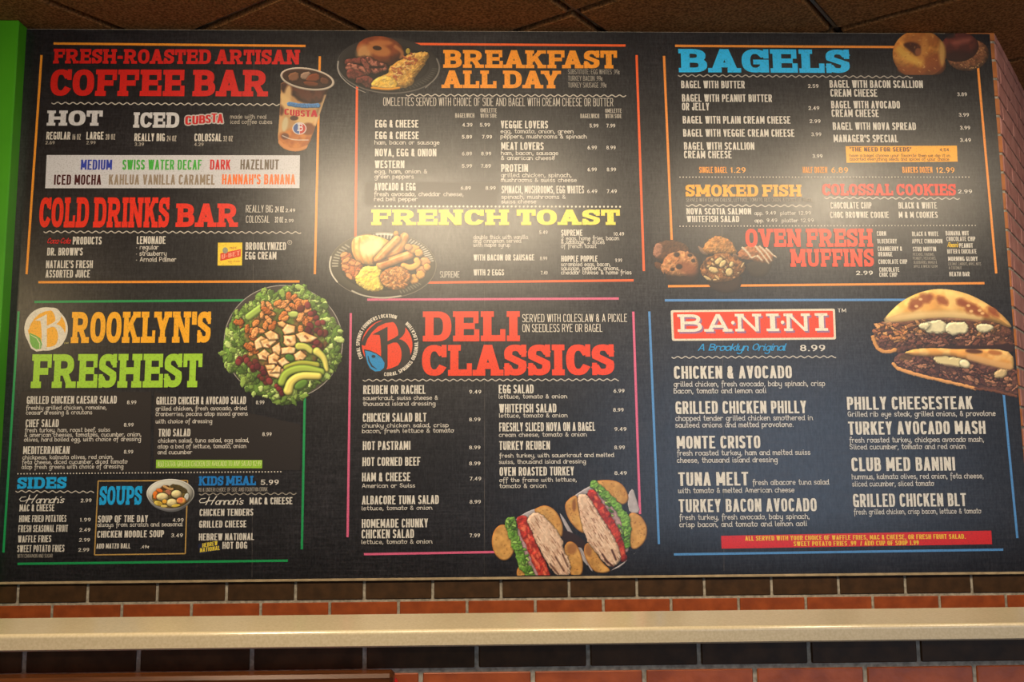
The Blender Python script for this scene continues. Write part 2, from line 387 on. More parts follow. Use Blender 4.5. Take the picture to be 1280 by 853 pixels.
def caps(ch, n):
    """strokes ('p' pen path | 'd' slanted stem), serif feet [(u, v)], terminals [(u, v, dirs)], width"""
    P, D = (lambda *p: ('p', list(p))), (lambda *p: ('d', list(p)))
    def bowl(y0, y1, r=0.95, x0=0.0): 
        cy, ry = (y0+y1)/2, (y1-y0)/2; rx = min(0.55, r)
        return ('p', [(x0, y1)] + arc(r-rx, cy, rx, ry, 90, -90, n) + [(x0, y0)])
    S = {
     'A': ([D((0,0),(.5,1)), D((1,0),(.5,1)), P((.22,.27),(.78,.27))], [(0,0),(1,0)], [], 1.08),
     'B': ([P((0,0),(0,1)), bowl(.52,1,.92), bowl(0,.52,1.0)], [(0,0),(0,1)], [], 1.0),
     'C': ([('p', arc(.5,.5,.5,.5,38,322,n))], [], [(1,.72,1)], 1.0),
     'D': ([P((0,0),(0,1)), bowl(0,1,1.0)], [(0,0),(0,1)], [], 1.04),
     'E': ([P((0,0),(0,1)), P((0,1),(.95,1)), P((0,.51),(.72,.51)), P((0,0),(1,0))], [(0,0),(0,1)], [(.95,1,-1),(1,0,1)], .95),
     'F': ([P((0,0),(0,1)), P((0,1),(1,1)), P((0,.49),(.75,.49))], [(0,0),(0,1)], [(1,1,-1)], .92),
     'G': ([('p', arc(.5,.5,.5,.5,38,318,n)), P((.62,.44),(1,.44)), P((1,.44),(1,.0))], [], [(1,.72,1)], 1.04),
     'H': ([P((0,0),(0,1)), P((1,0),(1,1)), P((0,.5),(1,.5))], [(0,0),(0,1),(1,0),(1,1)], [], 1.06),
     'I': ([P((0.5,0),(0.5,1))], [(.5,0),(.5,1)], [], 0),
     'J': ([('p', [(1,1)]+arc(.5,.28,.5,.28,0,-180,n)+[(0,.34)])], [(1,1)], [], .85),
     'K': ([P((0,0),(0,1)), D((.02,.32),(.98,1)), D((1,0),(.42,.62))], [(0,0),(0,1),(1,0),(.98,1)], [], 1.05),
     'L': ([P((0,0),(0,1)), P((0,0),(1,0))], [(0,0),(0,1)], [(1,0,1)], .88),
     'M': ([P((0,0),(0,1)), P((1,0),(1,1)), D((0,1),(.5,.2)), D((1,1),(.5,.2))], [(0,0),(1,0),(0,1),(1,1)], [], 1.3),
     'N': ([P((0,0),(0,1)), P((1,0),(1,1)), D((0,1),(1,0))], [(0,0),(0,1),(1,1)], [], 1.08),
     'O': ([('p', arc(.5,.5,.5,.5,90,450,n))], [], [], 1.04),
     'P': ([P((0,0),(0,1)), bowl(.42,1,1.0)], [(0,0),(0,1)], [], .96),
     'Q': ([('p', arc(.5,.5,.5,.5,90,450,n)), D((.95,-.05),(.6,.3))], [], [], 1.04),
     'R': ([P((0,0),(0,1)), bowl(.46,1,.95), D((1,0),(.5,.5))], [(0,0),(0,1),(1,0)], [], 1.05),
     'S': ([('p', arc(.5,.745,.5,.255,25,200,n)+arc(.5,.26,.5,.26,20,-158,n))], [], [(.98,.78,1),(.02,.22,-1)], .92),
     'T': ([P((.5,0),(.5,1)), P((0,1),(1,1))], [(.5,0)], [(0,1,-1),(1,1,-1)], .98),
     'U': ([('p', [(0,1)]+arc(.5,.35,.5,.35,180,360,n)+[(1,1)])], [(0,1),(1,1)], [], 1.02),
     'V': ([D((0,1),(.5,0)), D((1,1),(.5,0))], [(0,1),(1,1)], [], 1.06),
     'W': ([D((0,1),(.26,0)), D((.5,1),(.26,0)), D((.5,1),(.74,0)), D((1,1),(.74,0))], [(0,1),(1,1)], [], 1.42),
     'X': ([D((0,0),(1,1)), D((0,1),(1,0))], [(0,0),(1,0),(0,1),(1,1)], [], 1.04),
     'Y': ([D((0,1),(.5,.4)), D((1,1),(.5,.4)), P((.5,0),(.5,.48))], [(.5,0),(0,1),(1,1)], [], 1.04),
     'Z': ([P((0,1),(1,1)), P((0,0),(1,0)), D((0,0),(1,1))], [], [(0,1,-1),(1,0,1)], .92),
     '0': ([('p', arc(.5,.5,.5,.5,90,450,n))], [], [], .9),
     '1': ([P((.6,0),(.6,1)), P((.15,.78),(.6,1))], [], [], .55),
     '2': ([('p', arc(.5,.72,.5,.28,165,-25,n)+[(0,0)]), P((0,0),(1,0))], [], [], .9),
     '3': ([('p', arc(.47,.76,.47,.24,150,-80,n)), ('p', arc(.47,.26,.53,.26,90,-150,n))], [], [], .9),
     '4': ([P((.75,0),(.75,1)), P((.75,1),(0,.3)), P((0,.3),(1,.3))], [], [], .92),
     '5': ([P((.95,1),(.1,1)), P((.1,1),(.05,.55)), ('p', [(.05,.55)]+arc(.45,.31,.55,.31,100,-150,n))], [], [], .9),
     '6': ([('p', arc(.5,.3,.5,.3,0,360,n)), ('p', [(0,.3),(.15,.7),(.7,1)])], [], [], .9),
     '7': ([P((0,1),(1,1)), P((1,1),(.35,0))], [], [], .88),
     '8': ([('p', arc(.5,.76,.44,.24,0,360,n)), ('p', arc(.5,.27,.5,.27,0,360,n))], [], [], .92),
     '9': ([('p', arc(.5,.7,.5,.3,0,360,n)), ('p', [(1,.7),(.9,.3),(.35,0)])], [], [], .9),
     '&': ([('p', arc(.40,.77,.30,.23,0,360,n)), ('p', arc(.40,.27,.40,.27,75,375,n)), ('d', [(.98,0),(.28,.62)])], [], [], 1.02),
     '$': ([('p', arc(.5,.69,.5,.21,25,200,n)+arc(.5,.3,.5,.2,20,-158,n)), P((.5,-.1),(.5,1.1))], [], [], .9),
     '/': ([D((0,0),(1,1))], [], [], .7), '-': ([P((0,.42),(1,.42))], [], [], .5),
     '.': ([('dot', (.5,0))], [], [], 0), ':': ([('dot', (.5,0)), ('dot', (.5,.62))], [], [], 0),
     ',': ([('dot', (.5,0)), P((.6,0),(.3,-.16))], [], [], 0), '!': ([('dot', (.5,0)), P((.5,.36),(.5,1))], [], [], 0),
     "'": ([P((.55,1),(.4,.72))], [], [], .02), '"': ([P((.1,1),(.1,.74)), P((.9,1),(.9,.74))], [], [], .45),
     '(': ([('p', arc(1,.5,1,.6,130,230))], [], [], .3), ')': ([('p', arc(0,.5,1,.6,50,-50))], [], [], .3),
     '\u00b7': ([('dot', (.5,.42))], [], [], .05), '\u00a2': ([('p', arc(.5,.35,.5,.3,40,320)), P((.5,-.05),(.5,.75))], [], [], .7),
     '\u2022': ([('dot', (.5,.3))], [], [], .1),
    }
    return S.get(ch)

def lower(ch):
    """handwritten small letters; x-height 1, ascender 1.5, descender -0.75"""
    n = 2.0
    O = lambda: ('p', arc(.42,.5,.42,.5,60,420,n))
    P = lambda *p: ('p', list(p))
    S = {
     'a': ([O(), P((.86,1),(.84,.15),(1.02,0))], .86), 'b': ([P((0,1.5),(0,0)), ('p', arc(.42,.5,.42,.5,180,-180,n))], .86),
     'c': ([('p', arc(.42,.5,.42,.5,45,320,n))], .78), 'd': ([O(), P((.86,1.5),(.84,.15),(1.02,0))], .86),
     'e': ([('p', [(.04,.5),(.84,.58)]+arc(.43,.5,.42,.5,10,320,n))], .82), 'f': ([('p', [(.75,1.5)]+arc(.5,1.45,.25,.28,60,180,n)+[(.22,-.55)]), P((0,.95),(.6,1.0))], .6),
     'g': ([O(), ('p', [(.86,1),(.86,-.3)]+arc(.45,-.35,.41,.4,0,-150,n))], .88), 'h': ([P((0,1.5),(0,0)), ('p', [(0,.55)]+arc(.4,.6,.4,.4,170,0,n)+[(.82,0),(.95,.05)])], .86),
     'i': ([P((.1,1),(.1,.1),(.25,0)), ('dot', (.12,1.42))], .28), 'j': ([('p', [(.3,1),(.3,-.35)]+arc(0,-.4,.3,.33,0,-120,n)), ('dot', (.3,1.42))], .36),
     'k': ([P((0,1.5),(0,0)), P((.72,1),(.05,.4)), P((.22,.55),(.8,0))], .78), 'l': ([P((.08,1.5),(.08,.15),(.25,0))], .26),
     'm': ([P((0,1),(0,0)), ('p', [(0,.55)]+arc(.3,.65,.3,.35,170,0,n)+[(.6,0)]), ('p', [(.6,.55)]+arc(.9,.65,.3,.35,170,0,n)+[(1.2,.1),(1.34,0)])], 1.26),
     'n': ([P((0,1),(0,0)), ('p', [(0,.55)]+arc(.4,.6,.4,.4,170,0,n)+[(.82,.1),(.96,0)])], .86), 'o': ([('p', arc(.44,.5,.44,.5,90,450,n)), P((.6,.95),(1.0,.9))], .92),
     'p': ([P((0,1),(0,-.55)), ('p', arc(.42,.5,.42,.5,180,-180,n))], .86), 'q': ([O(), P((.86,1),(.86,-.55),(1.05,-.5))], .88),
     'r': ([P((0,1),(0,0)), ('p', [(0,.5)]+arc(.42,.6,.4,.4,170,50,n))], .66), 's': ([('p', arc(.36,.74,.32,.26,30,200,n)+arc(.36,.25,.36,.25,20,-160,n))], .7),
     't': ([P((.3,1.55),(.26,.2),(.5,0),(.65,.1)), P((0,1.02),(.66,1.06))], .6), 'u': ([('p', [(0,1)]+arc(.4,.4,.4,.4,180,340,n)), P((.84,1),(.84,.12),(1.0,0))], .86),
     'v': ([P((0,1),(.38,0),(.78,1.02))], .76), 'w': ([('p', [(0,1)]+arc(.3,.36,.3,.36,180,350,n)+[(.62,.9)]), ('p', [(.61,.6)]+arc(.9,.36,.3,.36,190,360,n)+[(1.2,1)])], 1.2),
     'x': ([P((0,1),(.75,0)), P((.75,1),(0,0))], .74), 'y': ([('p', [(0,1)]+arc(.4,.45,.4,.4,180,340,n)), ('p', [(.84,1),(.82,-.3)]+arc(.4,-.35,.42,.4,0,-150,n))], .86),
     'z': ([P((0,1),(.75,1),(0,0),(.8,0))], .76),
     '.': ([('dot', (.08,.06))], .16), ',': ([P((.12,.12),(0,-.3))], .16), '&': ([('p', [(.95,0),(.2,1.05)]+arc(.42,1.25,.24,.22,200,-20,n)+[(.1,.6)]+arc(.42,.32,.38,.32,165,330,n)+[(.9,.7)])], .95),
     "'": ([P((.1,1.5),(.0,1.35))], .14), '\u2022': ([('dot', (.2,.5)), ('dot', (.3,.5))], .4), '"': ([P((0,1.7),(0,1.3)), P((.25,1.7),(.25,1.3))], .3),
    }
    return S.get(ch)

def stroke(g, pts, hx, hy, M, cap=True):
    pts = [p for i, p in enumerate(pts) if i == 0 or abs(p[0]-pts[i-1][0])+abs(p[1]-pts[i-1][1]) > 1e-9]
    if len(pts) < 2: return
    closed = len(pts) > 3 and abs(pts[0][0]-pts[-1][0])+abs(pts[0][1]-pts[-1][1]) < 1e-6
    runs = [[pts[0]]]
    for i in range(1, len(pts)):
        runs[-1].append(pts[i])
        if i < len(pts)-1:
            a = math.atan2((pts[i][1]-pts[i-1][1])/hy, (pts[i][0]-pts[i-1][0])/hx); b = math.atan2((pts[i+1][1]-pts[i][1])/hy, (pts[i+1][0]-pts[i][0])/hx)
            if abs((b-a+math.pi) % (2*math.pi)-math.pi) > 1.0: runs.append([pts[i]])
    for ri, r in enumerate(runs):
        r = np.array(r, float)
        if len(r) < 2: continue
        S = r/np.array([hx, hy])                      # work where the pen is round
        t = np.diff(S, axis=0); t /= np.maximum(np.linalg.norm(t, axis=1), 1e-12)[:, None]
        if cap and not (closed and len(runs) == 1):
            S[0] -= t[0]*(0.98 if True else 0); S[-1] += t[-1]*0.98
        nn = np.stack([-t[:, 1], t[:, 0]], 1)
        vn = np.zeros_like(S); vn[:-1] += nn; vn[1:] += nn
        if closed and len(runs) == 1: vn[0] = vn[-1] = nn[0]+nn[-1]
        l2 = np.maximum((vn*vn).sum(1), 0.5); cnt = np.full(len(S), 2.0); 
        if not (closed and len(runs) == 1): cnt[0] = cnt[-1] = 1.0
        vn = vn*(cnt/l2)[:, None]
        A, B = (S+vn)*np.array([hx, hy]), (S-vn)*np.array([hx, hy])
        g.strip([M(*p) for p in B], [M(*p) for p in A])

STY = {  # pen width, pen height, letter width (all in cap heights), gap, word space, curve, serif reach, serif height, lower-case hand
 'gothic': dict(wx=.172, wy=.135, lw=.43, gap=.085, sp=.27, n=3.2, sf=0, sh=0, hand=False),
 'thin':   dict(wx=.085, wy=.075, lw=.40, gap=.09, sp=.26, n=3.2, sf=0, sh=0, hand=False),
 'slab':   dict(wx=.30, wy=.205, lw=.90, gap=.055, sp=.30, n=2.5, sf=.085, sh=.19, hand=False),
 'slabfine': dict(wx=.17, wy=.16, lw=.92, gap=.17, sp=.30, n=2.6, sf=.13, sh=.15, hand=False),
 'hand':   dict(wx=.23, wy=.20, lw=.95, gap=.34, sp=.85, n=2.0, sf=0, sh=0, hand=True),
 'script': dict(wx=.27, wy=.20, lw=.95, gap=.16, sp=.6, n=2.0, sf=0, sh=0, hand=True, slant=.35),
 'digits': dict(wx=.17, wy=.14, lw=.72, gap=.16, sp=.4, n=2.0, sf=0, sh=0, hand=False),
}
def layout(g, text, style, W, H, M, slant=None, even=None):
    """write text W wide and H high (cap height, or x-height for the hand) through the mapping M(x, y)"""
    s = STY[style]; sl = s.get('slant', 0) if slant is None else slant
    items, x = [], 0.0
    for ch in text:
        if ch == ' ': x += s['sp']; continue
        lc = lower(ch) if s['hand'] else None
        if lc:
            w = lc[1]; items.append((ch, 'l', lc[0], None, None, x, w)); x += w + s['gap']; continue
        c = caps(ch.upper(), s['n'])
        if c is None: continue
        st, ser, ter, w = c
        hh = 1.6 if s['hand'] else 1.0
        w = w*s['lw']*(1.25 if s['hand'] else 1.0)
        w = max(w, s['wx'])
        U = ch.upper(); ll = lr = 0.0
        if s['sf']:                                # room for the serifs, and tighter setting round slanted letters
            ll = s['sf'] if any(u < .1 for u, v in ser) or U in 'IFTJ' and U != 'T' else 0
            lr = s['sf'] if any(u > .9 for u, v in ser) or U == 'I' else 0
            if U == 'A' and items and items[-1][0].upper() in 'FTYVP': ll -= .16
            if U in 'TYV' and items and items[-1][0].upper() in 'AL': ll -= .16
            if U == 'A': ll -= .03; lr -= .03
        items.append((ch, 'c', st, ser, ter, x+ll, w)); x += w + ll + lr + s['gap']
    total = x - s['gap']
    k = W/(total*H); K = H*k
    hx, hy = s['wx']*H/2*min(1.0, max(k, .45)) if s['hand'] else s['wx']*K/2, s['wy']*H/2
    T = lambda a, b: M(a + sl*b, b)
    for ch, kind, st, ser, ter, x0, w in items:
        X0, Wd = x0*K, w*K
        Hh = H*(1.6 if s['hand'] else 1.0)
        if kind == 'l': mp = lambda u, v: (X0+u*K, v*H)
        else:           mp = lambda u, v: (X0+hx+u*max(Wd-2*hx, 0), hy+v*(Hh-2*hy))
        for q in st:
            if q[0] == 'p': stroke(g, [mp(*p) for p in q[1]], hx, hy, T)
            elif q[0] == 'dot':
                cx, cy = mp(*q[1]); r = 1.15
                g.poly([T(cx+hx*r*a, cy+hy*r*b) for a, b in ((1,.5),(.5,1),(-.5,1),(-1,.5),(-1,-.5),(-.5,-1),(.5,-1),(1,-.5))])
            else:
                (u0, v0), (u1, v1) = q[1]
                (xa, _), (xb, _) = mp(u0, 0), mp(u1, 0); ya, yb = v0*Hh, v1*Hh
                if ya > yb: xa, xb, ya, yb = xb, xa, yb, ya
                e = hx*1.02
                g.poly([T(xa-e, ya), T(xa+e, ya), T(xb+e, yb), T(xb-e, yb)])
        if s['sf'] and kind == 'c':
            sh = s['sh']*H; sx = s['sf']*K
            for u, v in ser:
                cx, _ = mp(u, 0); y0 = 0 if v < .5 else Hh-sh
                g.poly([T(cx-hx-sx, y0), T(cx+hx+sx, y0), T(cx+hx+sx, y0+sh), T(cx-hx-sx, y0+sh)])
            for u, v, dr in ter:
                cx, _ = mp(u, 0); wq = hx*0.62; xx = cx+hx*.4 if u > .5 else cx-hx*.4
                if ch.upper() in 'CGS': ya, yb = (Hh*.60, Hh) if dr > 0 else (0, Hh*.40)
                else: ya, yb = (0, Hh*.40) if dr > 0 else (Hh*.60, Hh)
                g.poly([T(xx-wq, ya), T(xx+wq, ya), T(xx+wq, yb), T(xx-wq, yb)])

def lines_on(g, lines, h, style, lift=L_TEXT):
    """lines of (text, x left, baseline y, x right) in photo pixels, printed straight and level on the board"""
    for text, x0, y, x1 in lines:
        a, b, c = bp(x0, y), bp(x1, y), bp(x0, y-h)
        ox, oz = a[0], a[2]
        layout(g, text, style, b[0]-a[0], c[2]-a[2], lambda u, v: (ox+u, PANEL_Y-lift, oz+v))

def T(sec, name, lines, h, style='gothic', color=(214, 210, 202), label=None, lift=L_TEXT):
    if isinstance(lines, tuple): lines = [lines]
    g = Geo(True); lines_on(g, lines, h, style, lift)
    o = g.make(name, ink(color), sec)
    if label: o['label'] = label
    return o

def bar(g, p, q, w, lift=L_LINE):
    (x0, y0), (x1, y1) = p, q
    dx, dy = x1-x0, y1-y0; l = math.hypot(dx, dy); nx, ny = -dy/l*w/2, dx/l*w/2
    g.poly([bp(x0-nx, y0-ny, lift), bp(x0+nx, y0+ny, lift), bp(x1+nx, y1+ny, lift), bp(x1-nx, y1-ny, lift)][::-1])
def section(name, color, bars, w=2.9, label=None):
    g = Geo(True)
    for p, q in bars: bar(g, p, q, w)
    o = g.make(name, ink(color), board)
    if label: o['label'] = label
    return o
def wavy(sec, p, q, lam=9.6, amp=1.15, w=1.15, color=(196, 190, 180)):
    (x0, y0), (x1, y1) = p, q; l = math.hypot(x1-x0, y1-y0); n = int(l/lam*8)
    pts = []
    for i in range(n+1):
        t = i/n; pts.append((x0+(x1-x0)*t, y0+(y1-y0)*t+amp*math.sin(2*math.pi*t*l/lam)))
    g = Geo(True); stroke(g, [(x, -y) for x, y in pts], w/2, w/2, lambda a, b: bp(a, -b, L_LINE))
    return g.make('wavy_rule', ink(color), sec)
def dotted(sec, p, q, step=4.15, r=0.95, color=(206, 200, 188)):
    (x0, y0), (x1, y1) = p, q; n = int(math.hypot(x1-x0, y1-y0)/step); g = Geo(True)
    for i in range(n+1):
        x, y = x0+(x1-x0)*i/n, y0+(y1-y0)*i/n
        g.poly([bp(x+r*math.cos(math.pi/4*k), y-r*math.sin(math.pi/4*k), L_LINE) for k in range(8)])
    return g.make('dotted_rule', ink(color), sec)
def plate(sec, name, quad, color, lift=L_BOX, label=None):
    g = Geo(True); g.poly([bp(x, y, lift) for x, y in quad][::-1])
    o = g.make(name, ink(color), sec)
    if label: o['label'] = label
    return o

WHITE = (216, 212, 204); PALE = (176, 170, 160); RED = (206, 26, 20); ORED = (234, 58, 10); AMBER = (240, 150, 24); CYAN = (16, 168, 236)

def dishes(sec, rows, h, name='dish_name', color=WHITE, style='gothic'):
    """rows: (list of dish-name lines, list of description lines, list of prices (text, x0, y, x1))"""
    for names, desc, prices in rows:
        if names: T(sec, name, names, h, style, color)
        if desc: T(sec, 'description', desc, 3.2, 'hand', color)
        for p in prices: T(sec, 'price', p, 4.6, 'digits', color)

# ---- coffee and cold drinks
c = section('coffee_section', (236, 150, 44), [((67, 54.5), (382, 57.5)), ((52, 69), (33.3, 343)), ((399.8, 70.5), (393.6, 343)), ((48, 353), (374.5, 352))],
            label='upper left quarter of the board, amber frame lines around coffee and cold drinks')
T(c, 'heading', ('FRESH-ROASTED ARTISAN', 66.5, 79.5, 375), 18.3, 'slab', RED, 'red slab heading FRESH-ROASTED ARTISAN')
T(c, 'heading', ('COFFEE BAR', 62.5, 120, 335), 33.2, 'slab', RED, 'large red slab heading COFFEE BAR')
wavy(c, (65, 129), (349, 131))
T(c, 'heading', ('HOT', 58.5, 157.3, 128), 19, 'slab', (206, 206, 210), 'white slab heading HOT')
T(c, 'heading', ('ICED', 166.5, 159.7, 224), 19, 'slab', (206, 206, 210), 'white slab heading ICED')
T(c, 'note', [('made with real', 288, 148.3, 333), ('iced coffee cubes', 288, 154.8, 340)], 3.2, 'hand', PALE)
for tx, x0, x1, y in (('REGULAR', 58, 88, 174.6), ('LARGE', 108, 129.5, 174.6), ('REALLY BIG', 168, 206, 176.6), ('COLOSSAL', 243, 277, 176.8)):
    T(c, 'size_name', (tx, x0, y, x1), 9.6)
for tx, x0, x1, y in (('16 OZ', 90.5, 101, 174.8), ('20 OZ', 132, 144, 174.8), ('24 OZ', 208.5, 220.5, 176.8), ('32 OZ', 279, 291, 177)):
    T(c, 'size_name', (tx, x0, y, x1), 7, 'gothic', PALE)
for tx, x0, y in (('2.69', 57, 180.6), ('2.99', 108, 180.6), ('3.39', 168.5, 182.6), ('4.29', 243, 182.8)):
    T(c, 'price', (tx, x0, y, x0+11.5), 4.2, 'digits', PALE)
fb = plate(c, 'flavor_box', [(58.5, 194), (375, 194.3), (374.5, 235.3), (56.5, 235.5)], (205, 206, 214), label='pale box of coffee flavors')
for tx, x0, x1, y, col in (('MEDIUM', 101, 140, 212.4, (40, 62, 176)), ('SWISS WATER DECAF', 153, 252, 212.4, (66, 176, 62)), ('DARK', 262.5, 288, 212.3, (206, 32, 36)), ('HAZELNUT', 300.5, 348.5, 212.2, (112, 100, 88)),
                           ('ICED MOCHA', 67.5, 126.5, 231.2, (70, 14, 20)), ('KAHLUA VANILLA CARAMEL', 136, 268.5, 231, (150, 134, 116)), ("HANNAH'S BANANA", 277.5, 369, 230.7, (240, 120, 50))):
    T(c, 'flavor_name', (tx, x0, y, x1), 12.6, 'gothic', col)
T(c, 'heading', ('COLD DRINKS', 48.5, 284.6, 211), 37.6, 'slab', (228, 40, 12), 'tall red slab heading COLD DRINKS')
T(c, 'heading', ('BAR', 219.5, 284, 297.5), 29.3, 'slab', (228, 40, 12), 'red slab heading BAR')
T(c, 'size_name', ('REALLY BIG', 307.5, 265.7, 341), 9, 'thin', WHITE); T(c, 'size_name', ('COLOSSAL', 307.5, 278.8, 337), 9, 'thin', WHITE)
T(c, 'size_name', ('24 OZ', 344, 265.6, 355), 7.4); T(c, 'size_name', ('32 OZ', 343.5, 278.6, 354), 7.4)
T(c, 'price', ('2.49', 357, 265.4, 369), 4.4, 'digits'); T(c, 'price', ('2.99', 356, 278.4, 367), 4.4, 'digits')
wavy(c, (55, 290), (376, 291))
T(c, 'logo', ('Coca-Cola', 58.5, 304.5, 87), 4.2, 'script', (206, 20, 24), 'red script logo')
for ls in ([('PRODUCTS', 91, 305.8, 127)], [("DR. BROWN'S", 59, 319.6, 103.5)], [("NATALIE'S FRESH", 57.5, 335.4, 116), ('ASSORTED JUICE', 57, 347.4, 112.5)], [('LEMONADE', 171, 305.2, 207)], [('BROOKLYNIZED', 307, 312.8, 357.5), ('EGG CREAM', 306.5, 324.6, 345.5)]):
    T(c, 'dish_name', ls, 9.6)
T(c, 'description', [('\u2022 regular', 170, 311.8, 198), ('\u2022 strawberry', 170, 319.6, 208), ('\u2022 Arnold Palmer', 170, 327.2, 220)], 3.5, 'hand')
g = Geo(True); stroke(g, [(x, -y) for x, y in arc(362.3, 303.3, 2.6, 2.6, 0, 360)], .35, .35, lambda a, b: bp(a, -b, L_TEXT)); lines_on(g, [('R', 361.3, 304.6, 363.4)], 2.8, 'thin')
g.make('registered_mark', ink(PALE), c)
lb = plate(c, 'drink_label', [(272.5, 303.6), (303, 303.4), (302.5, 332), (272, 332.2)], (246, 212, 56), label='yellow square label with a red banner')

# ---- breakfast and french toast
b_ = section('breakfast_section', (236, 96, 34), [((505, 55), (782, 57)), ((446.3, 108), (444.3, 300)), ((795.7, 69), (804.8, 339)), ((520, 353.6), (792, 350.6))],
             label='upper middle of the board, red-orange frame lines around breakfast and french toast')
T(b_, 'heading', ('BREAKFAST', 554, 85, 771.5), 22.4, 'slab', AMBER, 'amber slab heading BREAKFAST')
T(b_, 'heading', ('ALL DAY', 552.5, 110.2, 701.5), 22, 'slab', AMBER, 'amber slab heading ALL DAY')
T(b_, 'note', [('SUBSTITUTE: EGG WHITES .99\u00a2', 710, 93, 774.5), ('TURKEY BACON .99\u00a2', 710, 101.2, 753), ('TURKEY SAUSAGE .99\u00a2', 710, 109.6, 758)], 6.2, 'thin', PALE)
wavy(b_, (508, 119), (782, 120))
T(b_, 'note', ('OMELETTES SERVED WITH CHOICE OF SIDE AND BAGEL WITH CREAM CHEESE OR BUTTER', 479, 132.4, 766.5), 10.4, 'thin', (204, 198, 188))
T(b_, 'column_title', ('BAGELWICH', 569, 147.4, 593), 5.6, 'gothic', PALE); T(b_, 'column_title', [('OMELETTE', 600.5, 140.8, 621), ('WITH SIDE', 600.5, 147.4, 621)], 5.2, 'gothic', PALE)
T(b_, 'column_title', ('BAGELWICH', 725.5, 148, 749), 5.6, 'gothic', PALE); T(b_, 'column_title', [('OMELETTE', 756.5, 141.2, 777), ('WITH SIDE', 756.5, 147.9, 777)], 5.2, 'gothic', PALE)
plate(b_, 'patch', [(456, 228), (623, 228), (622, 257), (456, 257)], (52, 47, 46), L_LINE, 'smooth dark patch behind one breakfast dish')
def pr(y, a, b, xa, xb, w=12.5): return [(a, xa, y, xa+w), (b, xb, y, xb+w)]
dishes(b_, [
 ([('EGG & CHEESE', 469, 159.6, 523)], [], pr(158.6, '4.39', '5.99', 578, 600)),
 ([('EGG & CHEESE', 469, 174.2, 523.5)], [('ham, bacon or sausage', 468.5, 180.6, 549)], pr(173.6, '5.89', '7.99', 577.5, 602.5)),
 ([('NOVA, EGG & ONION', 468.7, 195.6, 545.5)], [], pr(194.6, '6.89', '8.99', 577.5, 601.5)),
 ([('WESTERN', 468.5, 210.4, 505.5)], [('egg, ham, onion &', 468.5, 216.8, 533.5), ('green peppers', 468.5, 223.2, 517)], pr(210, '5.99', '7.89', 577.5, 601)),
 ([('AVOCADO & EGG', 468, 238.4, 519.5)], [('fresh avocado, cheddar cheese,', 468, 245.2, 579), ('red bell pepper', 468, 251.4, 521.5)], pr(237.6, '6.89', '8.99', 576, 607)),
 ([('VEGGIE LOVERS', 626, 160.6, 685)], [('egg, tomato, onion, green', 626, 166.6, 716.5), ('peppers, mushrooms & spinach', 626, 173, 733)], pr(159.6, '5.99', '7.99', 737, 758, 11)),
 ([('MEAT LOVERS', 626.5, 187.6, 679.5)], [('ham, bacon, sausage', 626.5, 193.8, 697.5), ('& american cheese', 626.5, 200, 693)], pr(187, '6.99', '8.99', 734.5, 758, 11.5)),
 ([('PROTEIN', 626.5, 215, 660)], [('grilled chicken, spinach,', 626.5, 221.4, 714), ('mushrooms & swiss cheese', 626.5, 227.6, 720.5)], pr(214.4, '6.99', '8.99', 734.5, 758.5, 11.5)),
 ([('SPINACH, MUSHROOMS, EGG WHITES', 627, 242, 730)], [('spinach, mushrooms &', 627, 248.6, 706.5), ('swiss cheese', 627, 254.4, 670)], pr(241.6, '6.49', '7.49', 734, 758.5, 12.5)),
], 9.6)
dotted(b_, (469, 258), (775, 258.6), 5.0, 1.25, (226, 220, 206))
T(b_, 'heading', ('FRENCH TOAST', 464, 281.6, 775), 19.4, 'slab', (244, 226, 84), 'pale yellow slab heading FRENCH TOAST')
dishes(b_, [
 ([], [('double thick with vanilla', 592, 299, 659.5), ('and cinnamon served', 592, 303.6, 651), ('with maple syrup', 592, 308.6, 637.5)], [('5.49', 674, 293, 684.5)]),
 ([('SUPREME', 701.5, 295, 728)], [('2 eggs, home fries, bacon', 701.5, 300.4, 773.5), ('& sausage, 2 slices', 701.5, 305.2, 755.5), ('of french toast', 701.5, 310.2, 745)], [('10.49', 767, 295, 780)]),
 ([('WITH BACON OR SAUSAGE', 592, 326, 668)], [], [('8.99', 675, 325.6, 684)]),
 ([('HOPPLE POPPLE', 701.5, 327.4, 747)], [('scrambled eggs, bacon,', 701.5, 333, 763), ('sausage, peppers, onions,', 701.5, 338, 774), ('cheddar cheese & home fries', 701.5, 343.2, 789)], [('9.99', 769, 328, 777.5)]),
 ([('WITH 2 EGGS', 592, 344.6, 630)], [], [('7.49', 676, 343.6, 684.5)]),
], 7.6)
T(b_, 'note', ('SUPREME', 550, 347.4, 574.5), 8, 'thin', WHITE)

